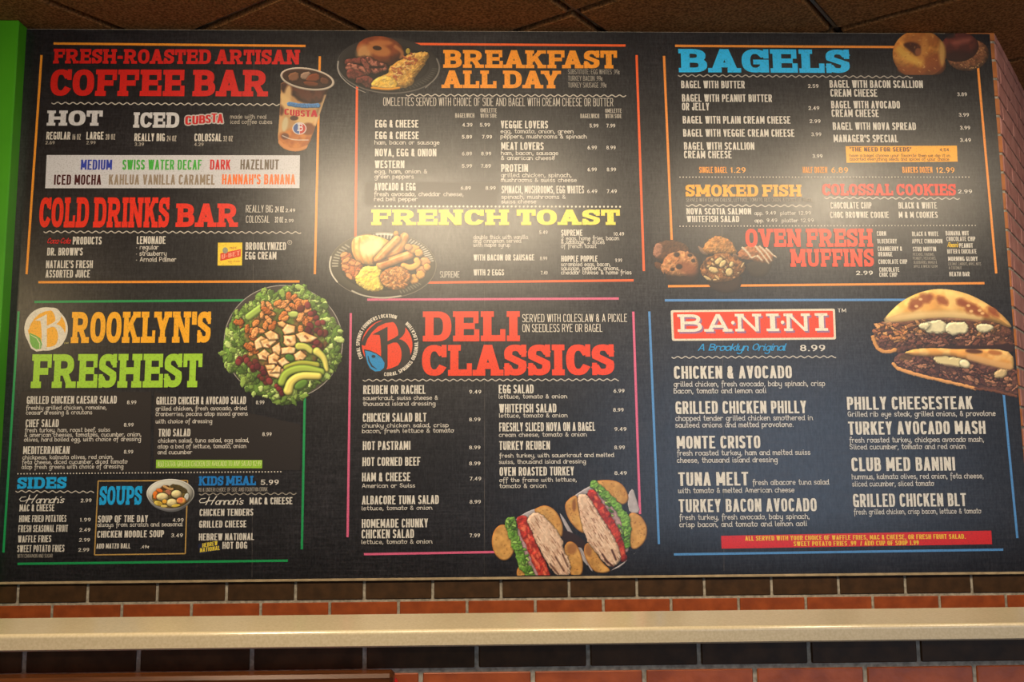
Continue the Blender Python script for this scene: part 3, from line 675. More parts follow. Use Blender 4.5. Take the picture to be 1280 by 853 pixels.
# ---- bagels, fish, cookies, muffins
k = section('bagel_section', (236, 146, 54), [((843.8, 57.4), (1140, 59)), ((830, 70), (839.6, 300)), ((1222.4, 84), (1245.2, 342)), ((835, 358), (1230.5, 354.2))],
            label='upper right of the board, orange frame lines around bagels, fish, cookies and muffins')
T(k, 'heading', ('BAGELS', 848.5, 90.6, 1062.5), 29.2, 'slab', (34, 190, 255), 'bright blue slab heading BAGELS')
wavy(k, (848, 94.5), (1140, 96.5), color=(176, 170, 160))
dishes(k, [
 ([('BAGEL WITH BUTTER', 851.5, 110.4, 931)], [], [('2.59', 1010, 110, 1023)]),
 ([('BAGEL WITH PEANUT BUTTER', 852.5, 127.4, 965), ('OR JELLY', 852.5, 138.2, 886.5)], [], [('2.49', 1010.5, 137.6, 1024)]),
 ([('BAGEL WITH PLAIN CREAM CHEESE', 853.5, 154.6, 988)], [], [('2.99', 1012, 154, 1025.5)]),
 ([('BAGEL WITH VEGGIE CREAM CHEESE', 854, 171, 993)], [], [('3.99', 1014, 170.4, 1026.5)]),
 ([('BAGEL WITH SCALLION', 855, 187.4, 943), ('CREAM CHEESE', 855, 198.2, 914.5)], [], [('3.99', 1015.5, 197.6, 1028)]),
 ([('BAGEL WITH BACON SCALLION', 1037, 109.8, 1153.5), ('CREAM CHEESE', 1038, 121, 1096.5)], [], [('3.89', 1196.5, 120.4, 1208.5)]),
 ([('BAGEL WITH AVOCADO', 1039, 135.6, 1125), ('CREAM CHEESE', 1039.5, 146.4, 1098.5)], [], [('3.99', 1198.5, 146, 1211)]),
 ([('BAGEL WITH NOVA SPREAD', 1041, 162.6, 1145)], [], [('3.99', 1200, 162.2, 1212.5)]),
 ([("MANAGER'S SPECIAL", 1042, 178, 1122.5)], [], [('3.49', 1200, 177.6, 1213.5)]),
], 9.4)
sb = plate(k, 'special_box', [(1057, 183), (1196, 182.2), (1197, 202.2), (1058, 203.6)], (248, 172, 30), label='amber box below the bagel list')
T(k, 'note', ('"THE NEED FOR SEEDS"', 1062, 189.6, 1139), 5.4, 'gothic', (92, 52, 12)); T(k, 'price', ('4.54', 1174.5, 189.4, 1186), 3.8, 'digits', (92, 52, 12))
T(k, 'description', [('have a bagel? choose your favorite then we dip it in', 1062, 196.2, 1187), ('assorted everything seeds and spices of your choice', 1062, 200.8, 1186)], 2.3, 'hand', (110, 66, 14))
for t1, xa, xb, t2, xc, xd in (('SINGLE BAGEL', 874, 909, '1.29', 913, 932), ('HALF DOZEN', 1003.5, 1034, '6.89', 1039, 1060), ('BAKERS DOZEN', 1128, 1165.5, '12.99', 1170, 1193)):
    T(k, 'dish_name', (t1, xa, 216.4, xb), 7.6, 'gothic', (240, 156, 50)); T(k, 'price', (t2, xc, 216.2, xd), 6.8, 'digits', (240, 170, 70))
dotted(k, (850, 221.6), (1211, 221.6), 4.0, .8); dotted(k, (850, 283), (1219, 282), 4.0, .8)
T(k, 'heading', ('SMOKED FISH', 857, 245.8, 1002), 14.8, 'slab', (246, 168, 36), 'amber slab heading SMOKED FISH')
T(k, 'heading', ('COLOSSAL COOKIES', 1028, 244.6, 1195), 14.6, 'slab', (226, 52, 30), 'red slab heading COLOSSAL COOKIES')
T(k, 'price', ('2.99', 1197.5, 242, 1215), 4.8, 'digits')
T(k, 'note', ('SERVED WITH CREAM CHEESE, LETTUCE, TOMATO, RED ONION, & CHOICE OF BAGEL', 857.5, 252.4, 1016), 4.6, 'thin', PALE)
wavy(k, (858, 257), (1014, 257.6)); wavy(k, (1031, 247.4), (1199, 248.4))
T(k, 'dish_name', ('NOVA SCOTIA SALMON', 858, 268.4, 939), 8); T(k, 'dish_name', ('WHITEFISH SALAD', 858.5, 278, 924), 8)
T(k, 'price', ('app. 9.49  platter 12.99', 943, 268.8, 1013.5), 2.9, 'hand'); T(k, 'price', ('app. 9.49  platter 12.99', 943.5, 278, 1017), 2.9, 'hand')
for tx, x0, y, x1 in (('CHOCOLATE CHIP', 1038, 261, 1089.5), ('BLACK & WHITE', 1123, 261, 1171), ('CHOC BROWNIE COOKIE', 1037.5, 272.8, 1111), ('M & M COOKIES', 1123.5, 272.8, 1172)):
    T(k, 'dish_name', (tx, x0, y, x1), 8)
T(k, 'heading', ('OVEN FRESH', 932, 309, 1091.5), 22.8, 'slab', ORED, 'orange-red slab heading OVEN FRESH')
T(k, 'heading', ('MUFFINS', 988, 333.8, 1092.5), 22.4, 'slab', ORED, 'orange-red slab heading MUFFINS')
T(k, 'price', ('2.99', 1070, 344, 1091), 5.2, 'digits')
for ls in ([('CORN', 1096, 295, 1107.5)], [('BLUEBERRY', 1096.5, 304.6, 1121)], [('CRANBERRY &', 1097, 314, 1127.5), ('ORANGE', 1097.5, 320.8, 1115.5)], [('CHOCOLATE CHIP', 1098, 330.2, 1134)], [('CHOCOLATE', 1099, 340, 1124), ('CHOC CHIP', 1099, 346.4, 1121.5)],
           [('BLACK & WHITE', 1140, 295.4, 1173)], [('APPLE CINNAMON', 1140, 304.6, 1178)], [('STUD MUFFIN', 1141, 314.4, 1170)],
           [('BANANA NUT', 1182, 294.6, 1211), ('CHOCOLATE CHIP', 1183, 301.6, 1219)], [('PEANUT', 1199, 310, 1216), ('BUTTER & CHOCOLATE', 1184, 317.4, 1220.5)], [('MORNING GLORY', 1185, 326.6, 1222)], [('HEATH BAR', 1186.5, 345.6, 1212)]):
    T(k, 'flavor_name', ls, 5.6)
T(k, 'logo', ("Reese's", 1184, 309, 1197), 3.6, 'script', (250, 210, 40), 'tiny yellow script logo')
T(k, 'note', [('PECANS, RAISINS,', 1141, 320, 1168), ('PEANUTS, PISTACHIOS,', 1141, 325, 1170), ('BLUEBERRIES, MANGO &', 1142, 330, 1171), ('APPLE & WHEAT GERM', 1142, 335, 1171.5)], 3.6, 'thin', PALE)
T(k, 'note', [('COCONUT, CARROTS, APPLE, NUTS', 1185, 332, 1226), ('& COCONUT', 1186, 337, 1202)], 3.6, 'thin', PALE)

# ---- salads, sides, soups, kids
s = section('salad_section', (22, 150, 84), [((43, 377.6), (330, 375.4)), ((23.4, 389.5), (4.3, 691)), ((381.2, 488), (377.3, 687)), ((22, 705.2), (360, 701.2))],
            label='lower left of the board, green frame lines around salads, sides, soups and kids meals')
T(s, 'heading', ("ROOKLYN'S", 88.5, 429.2, 263), 39, 'slab', (248, 178, 30), 'amber slab heading following the round logo')
T(s, 'heading', ('FRESHEST', 38.5, 485.4, 252), 42.2, 'slab', (164, 214, 58), 'lime green slab heading FRESHEST')
T(s, 'note', ('TM', 80, 430.4, 85.5), 2.4, 'thin', (200, 190, 120))
plate(s, 'patch', [(26, 490), (189, 490), (188, 590), (22, 590)], (38, 33, 34), L_LINE, 'smooth dark patch behind the left list of salads')
plate(s, 'patch', [(193, 490), (376, 531), (375, 588), (192, 588)], (38, 33, 34), L_LINE, 'smooth dark patch behind the right list of salads')
dishes(s, [
 ([('GRILLED CHICKEN CAESAR SALAD', 33.5, 505.2, 146)], [('freshly grilled chicken, romaine,', 33, 512.4, 133), ('ceasar dressing & croutons', 33, 518.4, 115)], [('8.99', 159, 505.6, 170.5)]),
 ([('CHEF SALAD', 32, 534.2, 73.5)], [('fresh turkey, ham, roast beef, swiss', 31.5, 540.4, 137.5), ('& american cheeses, tomatoes, cucumber, onion,', 31, 546.4, 176.5), ('olives, hard boiled egg, with choice of dressing', 30.5, 552.2, 176)], [('8.99', 155, 533.6, 167)]),
 ([('MEDITERRANEAN', 29, 568, 87)], [('chickpeas, kalmata olives, red onion,', 28.5, 574.4, 141.5), ('feta cheese, diced cucumber, diced tomato', 28, 580.4, 159), ('atop fresh greens with choice of dressing', 27.5, 586.4, 154)], [('8.99', 155, 567.4, 166.5)]),
 ([('GRILLED CHICKEN & AVOCADO SALAD', 195.5, 506, 307.5)], [('grilled chicken, fresh avocado, dried', 195, 513.4, 308), ('cranberries, pecans atop mixed greens', 195, 520.2, 309.5), ('with choice of dressing', 195, 529.4, 265)], [('8.99', 320, 505.6, 330.5)]),
 ([('TRIO SALAD', 198, 546, 238)], [('chicken salad, tuna salad, egg salad,', 198, 553.4, 311), ('atop a bed of lettuce, tomato, onion', 197.5, 560.8, 307.5), ('and cucumber', 197.5, 568, 240)], [('8.99', 328, 545.4, 339.5)]),
], 9.6)
plate(s, 'extra_box', [(195.3, 575), (328, 575.4), (327.6, 585.6), (195, 585.4)], (150, 202, 56), label='lime green strip under the salads')
T(s, 'note', ('ADD EXTRA GRILLED CHICKEN OR AVOCADO TO ANY SALAD $2.49', 197, 583.6, 326.5), 6.6, 'thin', (226, 236, 176))
dotted(s, (22.5, 592.6), (351, 590), 3.85, .95)
T(s, 'heading', ('SIDES', 21.5, 611.4, 83), 14.4, 'slab', CYAN, 'cyan slab heading SIDES')
wavy(s, (20, 614.6), (117, 615.4))
def hannah(sec, x, y, x1):
    g = Geo(True)
    w = x1-x
    sw = [(x+.14*w, y-7.6), (x+.05*w, y-7.2), (x+.005*w, y-4.6), (x+.03*w, y-2.2), (x+.12*w, y-2.4), (x+.24*w, y-5.6)]
    stroke(g, [(a, -b) for a, b in sw], .45, .45, lambda a, b: bp(a, -b, L_TEXT))
    for q in ([(x+.23*w, y-9.6), (x+.20*w, y-5), (x+.15*w, y+.2)], [(x+.39*w, y-10.2), (x+.32*w, y-5), (x+.27*w, y+.2)], [(x+.17*w, y-4), (x+.34*w, y-5.2)]):
        stroke(g, [(a, -b) for a, b in q], .6, .5, lambda a, b: bp(a, -b, L_TEXT))
    lines_on(g, [("annah's", x+.36*w, y, x1-2.0)], 4.9, 'script')
    return g.make('dish_name', ink(WHITE), sec, label="white script word beside mac and cheese")
hannah(s, 24.5, 629, 81); hannah(s, 249, 631, 305)
for ls in ([('MAC & CHEESE', 24.5, 639.6, 68)], [('HOME FRIED POTATOES', 24, 653.2, 83)], [('FRESH SEASONAL FRUIT', 23, 665.6, 85)], [('WAFFLE FRIES', 22.5, 678.4, 64)], [('SWEET POTATO FRIES', 21.5, 690.6, 80.5)],
           [('MAC & CHEESE', 312, 631, 365.5)], [('CHICKEN TENDERS', 249.5, 645.4, 316.5)], [('GRILLED CHEESE', 249, 660, 308)], [('HEBREW NATIONAL', 248.5, 676, 317.5)], [('HOT DOG', 278, 686.4, 309)]):
    T(s, 'dish_name', ls, 8.7)
for tx, x0, y in (('2.99', 101, 628.2), ('1.99', 100, 652.4), ('2.49', 99.5, 665), ('2.99', 99, 677.6), ('2.99', 98, 690)):
    T(s, 'price', (tx, x0, y, x0+13.5), 4.6, 'digits')
T(s, 'note', ('WITH CINNAMON AND SUGAR', 22, 697.6, 66), 4.6, 'thin', PALE)
g = Geo(True)
fq = [(122.8, 601.6), (234.6, 600.9), (231.6, 692.4), (118.2, 694)]
for i in range(4): bar(g, fq[i], fq[(i+1) % 4], 1.5)
g.make('soup_frame', ink((186, 150, 84)), s, label='thin gold frame around the soups')
T(s, 'heading', ('SOUPS', 124.2, 631.6, 177), 23.4, 'slab', CYAN, 'tall cyan slab heading SOUPS')
T(s, 'dish_name', ('SOUP OF THE DAY', 122.6, 653.4, 185), 8.7); T(s, 'price', ('4.99', 216, 653, 229.5), 4.8, 'digits')
T(s, 'description', ('always from scratch and seasonal', 122, 658.8, 228), 3.3, 'hand')
T(s, 'dish_name', ('CHICKEN NOODLE SOUP', 121.6, 672.6, 205), 8.7); T(s, 'price', ('3.49', 214, 672, 228.5), 4.8, 'digits')
T(s, 'dish_name', ('ADD MATZO BALL', 120.6, 686.2, 163), 6.4); T(s, 'price', ('.49\u00a2', 176, 686, 186.5), 4.2, 'digits')
T(s, 'heading', ('KIDS MEAL', 248.4, 607.4, 320), 11.8, 'slab', (20, 124, 206), 'blue slab heading KIDS MEAL')
T(s, 'price', ('5.99', 326, 606.4, 348.5), 6.4, 'digits')
T(s, 'note', ('(10 & UNDER) CHOICE OF SIDE AND FOUNTAIN DRINK', 248, 615, 334.5), 5, 'thin', PALE)
wavy(s, (249.5, 618), (370, 617.4), color=(150, 144, 134))
hb = plate(s, 'sausage_badge', [(247.5, 680.5), (271.5, 677.5), (276.5, 687.5), (249.5, 693)], (28, 34, 66), L_BOX, 'tilted dark blue badge with yellow letters')
g = Geo(True)
for tx, x0, y, x1, h in (('HEBREW', 253, 684.8, 272, 5.2), ('NATIONAL', 250, 690.8, 275, 5.2)):
    a = bp(x0, y); e = bp(x1, y-3.2); hh = bp(x0, y-h)[2]-a[2]; sl = (e[2]-a[2])/(e[0]-a[0])
    layout(g, tx, 'gothic', e[0]-a[0], hh, lambda u, v, a=a, sl=sl: (a[0]+u, PANEL_Y-L_TEXT, a[2]+v+u*sl))
g.make('badge_lettering', ink((226, 206, 70)), s, label='yellow letters on the dark blue badge')

# ---- deli
d_ = section('deli_section', (214, 96, 136), [((459, 374.8), (773.5, 373.4)), ((438.6, 391.6), (434.5, 672)), ((791.6, 389.8), (800, 643)), ((455, 693.2), (640, 690))],
             label='lower middle of the board, pink frame lines around deli classics')
T(d_, 'heading', ('DELI', 528.5, 427.2, 650), 37.6, 'slab', ORED, 'large orange-red slab heading DELI')
T(d_, 'heading', ('CLASSICS', 527.5, 470.2, 768), 38.6, 'slab', ORED, 'large orange-red slab heading CLASSICS')
T(d_, 'note', [('SERVED WITH COLESLAW & A PICKLE', 653, 403, 784), ('ON SEEDLESS RYE OR BAGEL', 653, 415.4, 753)], 10, 'thin', (222, 216, 204))
wavy(d_, (454, 475.6), (773, 475))
LTO = 'lettuce, tomato & onion'
dishes(d_, [
 ([('REUBEN OR RACHEL', 454, 493, 532)], [('sauerkraut, swiss cheese &', 454, 500.2, 547), ('thousand island dressing', 454, 507.4, 544)], [('9.49', 586.5, 492.4, 601.5)]),
 ([('CHICKEN SALAD BLT', 453.5, 527.8, 533)], [('chunky chicken salad, crisp', 453, 534.6, 560.5), ('bacon, fresh lettuce & tomato', 453, 541.4, 567)], [('8.99', 586.5, 527, 600.5)]),
 ([('HOT PASTRAMI', 453.5, 563, 513)], [], [('8.99', 586.5, 562, 600.5)]),
 ([('HOT CORNED BEEF', 453, 583, 525.5)], [], [('8.99', 586.5, 582, 600.5)]),
 ([('HAM & CHEESE', 452.5, 602.2, 513)], [('American or Swiss', 452.5, 610, 518.5)], [('7.49', 587, 601, 601.5)]),
 ([('ALBACORE TUNA SALAD', 452.4, 631, 548.5)], [(LTO, 452.3, 638, 540)], [('8.99', 587, 630, 601)]),
 ([('HOMEMADE CHUNKY', 452.2, 660.2, 535), ('CHICKEN SALAD', 452, 673.4, 517.5)], [(LTO, 452, 680.2, 540)], [('7.99', 587, 672, 600)]),
 ([('EGG SALAD', 623.5, 492.2, 667)], [(LTO, 623.5, 498.4, 708.5)], [('6.99', 767, 491.2, 780.5)]),
 ([('WHITEFISH SALAD', 624, 516.2, 695.5)], [(LTO, 624, 522.2, 709)], [('8.99', 766.5, 515, 779.5)]),
 ([('FRESHLY SLICED NOVA ON A BAGEL', 624, 539.6, 744)], [('cream cheese, tomato & onion', 624, 546.2, 733)], [('9.49', 768, 539, 783)]),
 ([('TURKEY REUBEN', 624, 562.8, 687.5)], [('fresh turkey, with sauerkraut and melted', 624.5, 572.2, 767), ('swiss, thousand island dressing', 624, 580, 732)], [('8.99', 768, 562, 781)]),
 ([('OVEN ROASTED TURKEY', 624.5, 595.2, 717.5)], [('off the frame with lettuce,', 624.5, 602.8, 720.5), ('tomato & onion', 624.5, 610.2, 682.5)], [('8.49', 768, 594, 783.5)]),
], 11)

# ---- hot pressed sandwiches
n_ = section('hot_sandwich_section', (78, 140, 206), [((831, 375.6), (1135, 375)), ((811.6, 389.6), (823.6, 680.5)), ((1254.3, 490), (1271.6, 673)), ((842.3, 693.4), (1254, 687.4))],
             label='lower right of the board, blue frame lines around hot pressed sandwiches')
def rounded(quad, r, lift, color, name, label=None):
    g = Geo(True); pts = []
    n = len(quad)
    for i in range(n):
        p, q, w = (np.array(quad[j % n], float) for j in (i-1, i, i+1))
        a, b = q+(p-q)/np.linalg.norm(p-q)*r, q+(w-q)/np.linalg.norm(w-q)*r
        for t in (0, .25, .5, .75, 1): pts.append(tuple((1-t)**2*a+2*t*(1-t)*q+t*t*b))
    g.poly([bp(x, y, lift) for x, y in pts][::-1])
    o = g.make(name, ink(color), n_)
    if label: o['label'] = label
rounded([(838.3, 388), (1043.6, 386), (1045, 424.6), (840, 426.4)], 2.5, L_BOX, (222, 212, 194), 'title_plate', 'cream bordered orange-red title plate')
rounded([(841.2, 390.6), (1041, 388.7), (1042.2, 422), (842.6, 423.8)], 1.6, L_BOX2, (234, 62, 14), 'title_field', 'orange-red field of the title plate')
for off, col, lift, nm in ((2.2, (150, 110, 150), L_PHOTO, 'title_shadow'), (0, (236, 226, 212), L_TEXT, 'heading')):
    g = Geo(True)
    for tx, x0, x1 in (('B', 847, 877.5), ('A', 881, 914.5), ('N', 919, 952), ('I', 958, 974), ('N', 980, 1013), ('I', 1019, 1035)):
        lines_on(g, [(tx, x0+off, 415.2+off-(x0-847)*.008, x1+off)], 22, 'slabfine', lift)
    for cx, cy in ((916, 403.6), (978, 403.2)):
        g.poly([bp(cx+off*.8+2.3*math.cos(math.pi/5*j), cy+off*.8-2.3*math.sin(math.pi/5*j), lift) for j in range(10)])
    g.make(nm, ink(col), n_, label='cream slab lettering on the red plate' if off == 0 else 'mauve drop lettering behind the cream letters')
T(n_, 'note', ('TM', 1047, 390.6, 1057.5), 4.6, 'thin', WHITE)
T(n_, 'tagline', ('A Brooklyn Original', 872, 438.6, 981), 5.4, 'script', (24, 150, 216), 'cyan script tagline')
T(n_, 'price', ('8.99', 1000, 439.2, 1031.5), 7.8, 'digits')
wavy(n_, (840, 447), (1044.5, 446.2))
def ban(name, desc, h=15.8):
    T(n_, 'dish_name', [name], h); T(n_, 'description', desc, 4.0, 'hand', (206, 202, 196))
ban(('CHICKEN & AVOCADO', 842.5, 473.8, 990), [('grilled chicken, fresh avocado, baby spinach, crisp', 842.5, 483.4, 1031), ('bacon, tomato and lemon aoli', 842.5, 492, 957.5)])
ban(('GRILLED CHICKEN PHILLY', 844.5, 517.8, 1008), [('chopped tender grilled chicken smothered in', 844.5, 526.2, 1015.5), ('sauteed onions and melted provolone.', 844.5, 534.6, 991.5)])
ban(('MONTE CRISTO', 846, 561.2, 950.5), [('fresh roasted turkey, ham and melted swiss', 846.5, 569.6, 1012.5), ('cheese, thousand island dressing', 846.5, 578.6, 971.5)])
ban(('TUNA MELT', 848, 607.8, 935.5), [('fresh albacore tuna salad', 941, 606.4, 1035.5), ('with tomato & melted American cheese', 848, 616.6, 992.5)], 17)
ban(('TURKEY BACON AVOCADO', 848.5, 640.8, 1021), [('fresh turkey, fresh avocado, baby spinach,', 849.5, 650, 1011.5), ('crisp bacon, and tomato and lemon aoli', 849.5, 659, 1008.5)], 16.4)
ban(('PHILLY CHEESESTEAK', 1059, 512.6, 1216), [('Grilled rib eye steak, grilled onions, & provolone', 1059.5, 521, 1244)], 16.2)
ban(('TURKEY AVOCADO MASH', 1060.5, 543.8, 1232), [('fresh roasted turkey, chickpea avocado mash,', 1062, 553.4, 1229.5), ('Sliced cucumber, tomato and red onion', 1062, 562, 1206.5)], 16.4)
ban(('CLUB MED BANINI', 1064.5, 589.4, 1194), [('hummus, kalmata olives, red onion, feta cheese,', 1065, 599.2, 1229), ('sliced cucumber, sliced tomato', 1065.5, 608.2, 1167)], 17)
ban(('GRILLED CHICKEN BLT', 1066.5, 634.2, 1208), [('fresh grilled chicken, crisp bacon, lettuce & tomato', 1067.5, 643.2, 1226)], 16.4)
plate(n_, 'offer_bar', [(901.3, 670.2), (1239, 663.6), (1240, 680.6), (902, 686.2)], (206, 26, 24), label='red bar of side dish offers')
T(n_, 'note', [('ALL SERVED WITH YOUR CHOICE OF WAFFLE FRIES, MAC & CHEESE, OR FRESH FRUIT SALAD.', 931.5, 676.2, 1207), ('SWEET POTATO FRIES .99  / ADD CUP OF SOUP 1.99', 992, 683, 1148.5)], 5.8, 'gothic', (236, 190, 50))

# ---- round logos
def disc_pts(cx, cy, r, k=48, ry=None): return [(cx+r*math.cos(2*math.pi*i/k), cy-(ry or r)*math.sin(2*math.pi*i/k)) for i in range(k)]
def px_poly(g, pts, lift): g.poly([bp(x, y, lift) for x, y in pts])
def px_stroke(g, pts, w, lift): stroke(g, [(x, -y) for x, y in pts], w/2, w/2, lambda a, b: bp(a, -b, lift))
def px_taper(g, pts, ws, lift):
    P = np.array(pts, float); t = np.gradient(P, axis=0); t /= np.linalg.norm(t, axis=1)[:, None]
    n = np.stack([-t[:, 1], t[:, 0]], 1)*np.array(ws)[:, None]/2
    g.strip([bp(*p, lift) for p in P+n], [bp(*p, lift) for p in P-n])
def qarc(cx, cy, rx, ry, a0, a1, k=14): return [(cx+rx*math.cos(math.radians(a0+(a1-a0)*i/k)), cy-ry*math.sin(math.radians(a0+(a1-a0)*i/k))) for i in range(k+1)]
def letter_b(sec, cx, cy, r, color, name, lift):
    """a swash capital B inside a disc of radius r"""
    g = Geo(True); S = r/31.7
    def m(pts): return [(cx+(x-484)*S, cy+(y-431.6)*S) for x, y in pts]
    px_poly(g, m([(474.5, 420), (484.5, 411), (484.5, 458), (483, 463), (475.5, 463), (476.5, 440), (475.5, 424)][::-1]), lift)
    px_poly(g, m([(465.5, 418.5), (484.5, 408.5), (484.5, 411), (476, 420), (474, 419)][::-1]), lift)
    a = m([(454, 432), (457, 423), (463, 414), (471, 406.5), (481, 402), (490, 400.6)] + qarc(490, 413, 12, 12.4, 80, -40) + [(494, 425), (484, 428.6)])
    px_taper(g, a, [5*S, 5.2*S, 5.2*S, 5*S, 4.6*S, 4.6*S]+[(4.6+5.5*math.sin(math.pi*i/14))*S for i in range(15)]+[5*S, 3*S], lift)
    bb = m([(484, 430.5), (491, 426.5)] + qarc(494, 443, 13.5, 17, 80, -75, 16) + [(490, 462.5), (483, 463)])
    px_taper(g, bb, [2*S, 4*S]+[(4.5+6.5*math.sin(math.pi*i/16))*S for i in range(17)]+[4.5*S, 1.6*S], lift)
    return g.make(name, ink(color), sec)
# deli emblem
g = Geo(True); px_poly(g, disc_pts(484, 431.6, 31.6), L_BOX); g.make('emblem_disc', ink((232, 62, 22)), d_, label='round orange-red emblem with a dark capital letter')
letter_b(d_, 484, 431.6, 31.7, (38, 33, 34), 'emblem_letter', L_BOX2)
drop = [(456.3, 438.6), (463, 439.8), (470, 442.6), (477, 447.5), (480.8, 454), (480, 460), (475.5, 464), (469, 464.6), (463, 461), (459.6, 455), (457.6, 447)]
g = Geo(True); px_poly(g, [(468+(x-468)*1.12, 452+(y-452)*1.13) for x, y in drop][::-1], L_PHOTO); g.make('emblem_drop_edge', ink((38, 33, 34)), d_)
g = Geo(True); px_poly(g, drop[::-1], L_PHOTO+0.0002); g.make('emblem_drop', ink((18, 140, 206)), d_, label='blue drop on the round emblem')
g = Geo(True); px_taper(g, [(460, 445), (461.5, 452), (465, 458), (471, 461.5)], [1, 2, 2.2, .6], L_TEXT); px_poly(g, disc_pts(467, 445.8, 2.6, 12, 1.9), L_TEXT); g.make('emblem_drop_detail', ink((20, 40, 60)), d_)
def ring_text(sec, text, cx, cy, r, a0, a1, h, style='gothic'):
    g = Geo(True); L = abs(a0-a1)*math.pi/180*r
    def M(u, v):
        a = math.radians(a0+(a1-a0)*u/L); return bp(cx+(r+v)*math.cos(a), cy-(r+v)*math.sin(a), L_TEXT)
    layout(g, text, style, L, h, M)
    return g.make('ring_lettering', ink((220, 214, 202)), sec)
ring_text(d_, 'CORAL SPRINGS FOUNDERS LOCATION', 484, 431.6, 34.2, 208, 71, 4.6)
ring_text(d_, 'CORAL SPRINGS ORIGINAL LOCATION', 484, 431.6, 34.2, -95, 50, 4.6) if False else None
g = Geo(True); r0, a0, a1 = 38.8, -96, 49; Lr = (a1-a0)*math.pi/180*r0
layout(g, 'CORAL SPRINGS ORIGINAL LOCATION', 'gothic', Lr, 4.6, lambda u, v: bp(484+(r0-v)*math.cos(math.radians(a0+(a1-a0)*u/Lr)), 431.6-(r0-v)*math.sin(math.radians(a0+(a1-a0)*u/Lr)), L_TEXT))
g.make('ring_lettering', ink((220, 214, 202)), d_)
# salad emblem
leaf = [(37, 416.3), (44, 419), (50.5, 423), (52.6, 430), (51.5, 436.3), (45.5, 437), (40.5, 434), (37.6, 427.5)]
g = Geo(True); px_poly(g, disc_pts(57.7, 411.5, 27.2), L_BOX); px_poly(g, [(45.5+(x-45.5)*1.3, 427.5+(y-427.5)*1.28) for x, y in leaf], L_BOX+0.00003)
g.make('emblem_disc', ink((228, 222, 206)), s, label='round cream emblem with an amber field and green leaf')
g = Geo(True); px_poly(g, disc_pts(58.6, 410.6, 23.6), L_BOX2); g.make('emblem_field', ink((248, 180, 44)), s)
letter_b(s, 58.3, 411.4, 25.4, (228, 222, 206), 'emblem_letter', L_PHOTO)
g = Geo(True); px_poly(g, leaf[::-1], L_PHOTO+0.0002); g.make('emblem_leaf', ink((112, 178, 76)), s, label='green leaf on the round emblem')
g = Geo(True); px_taper(g, [(38, 418.5), (46, 423), (50, 429.5), (50, 436)], [.5, 1.3, 1.5, .8], L_TEXT); g.make('emblem_leaf_vein', ink((214, 226, 176)), s)
# iced coffee logo
CU = [('C', 231.5, 156.2, 239.5, 11), ('U', 240.3, 155.6, 248, 10.6), ('B', 248.9, 154.7, 256.5, 10.4), ('S', 257, 154, 263.6, 10.2), ('T', 264.2, 153.4, 271, 11.2), ('A', 271.4, 154, 279, 11.4)]
for nm, col, grow, lift in (('iced_logo_outline', (188, 186, 184), 1.7, L_BOX2), ('iced_logo', (204, 26, 30), 0.0, L_TEXT)):
    g = Geo(True)
    for ch, x0, y, x1, h in CU:
        if grow:
            for q in range(8): lines_on(g, [(ch, x0+1.5*math.cos(q*math.pi/4), y+1.5*math.sin(q*math.pi/4), x1+1.5*math.cos(q*math.pi/4))], h, 'gothic', lift)
        else: lines_on(g, [(ch, x0, y, x1)], h, 'gothic', lift)
    g.make(nm, ink(col), c, label='red letters of the iced coffee logo' if not grow else 'pale outline of the iced coffee logo')
# yellow drink label
g = Geo(True); px_poly(g, [(275.5, 326.4), (301, 320.8), (301, 311.6), (275.5, 317)], L_BOX2); g.make('label_banner', ink((222, 66, 34)), c, label='red slanting banner on the yellow label')
g = Geo(True); px_poly(g, disc_pts(281.6, 313.3, 3.4, 16, 3.9), L_PHOTO); g.make('label_seal', ink((150, 150, 132)), c, label='small grey disc on the yellow label')
g = Geo(True)
a = bp(277, 324.2); e = bp(300, 319.1); hh = bp(277, 318.6)[2]-a[2]; sl = (e[2]-a[2])/(e[0]-a[0])
layout(g, 'U-BET', 'gothic', e[0]-a[0], hh, lambda u, v: (a[0]+u, PANEL_Y-L_TEXT, a[2]+v+u*sl)); g.make('label_lettering', ink((240, 150, 130)), c)
g = Geo(True); lines_on(g, [("FOX'S", 287.2, 311.6, 295.6)], 2.6, 'gothic'); g.make('label_lettering', ink((206, 132, 50)), c)
g = Geo(True); lines_on(g, [('egg cream', 285.5, 328, 300)], 1.5, 'hand'); g.make('label_lettering', ink((206, 132, 50)), c)

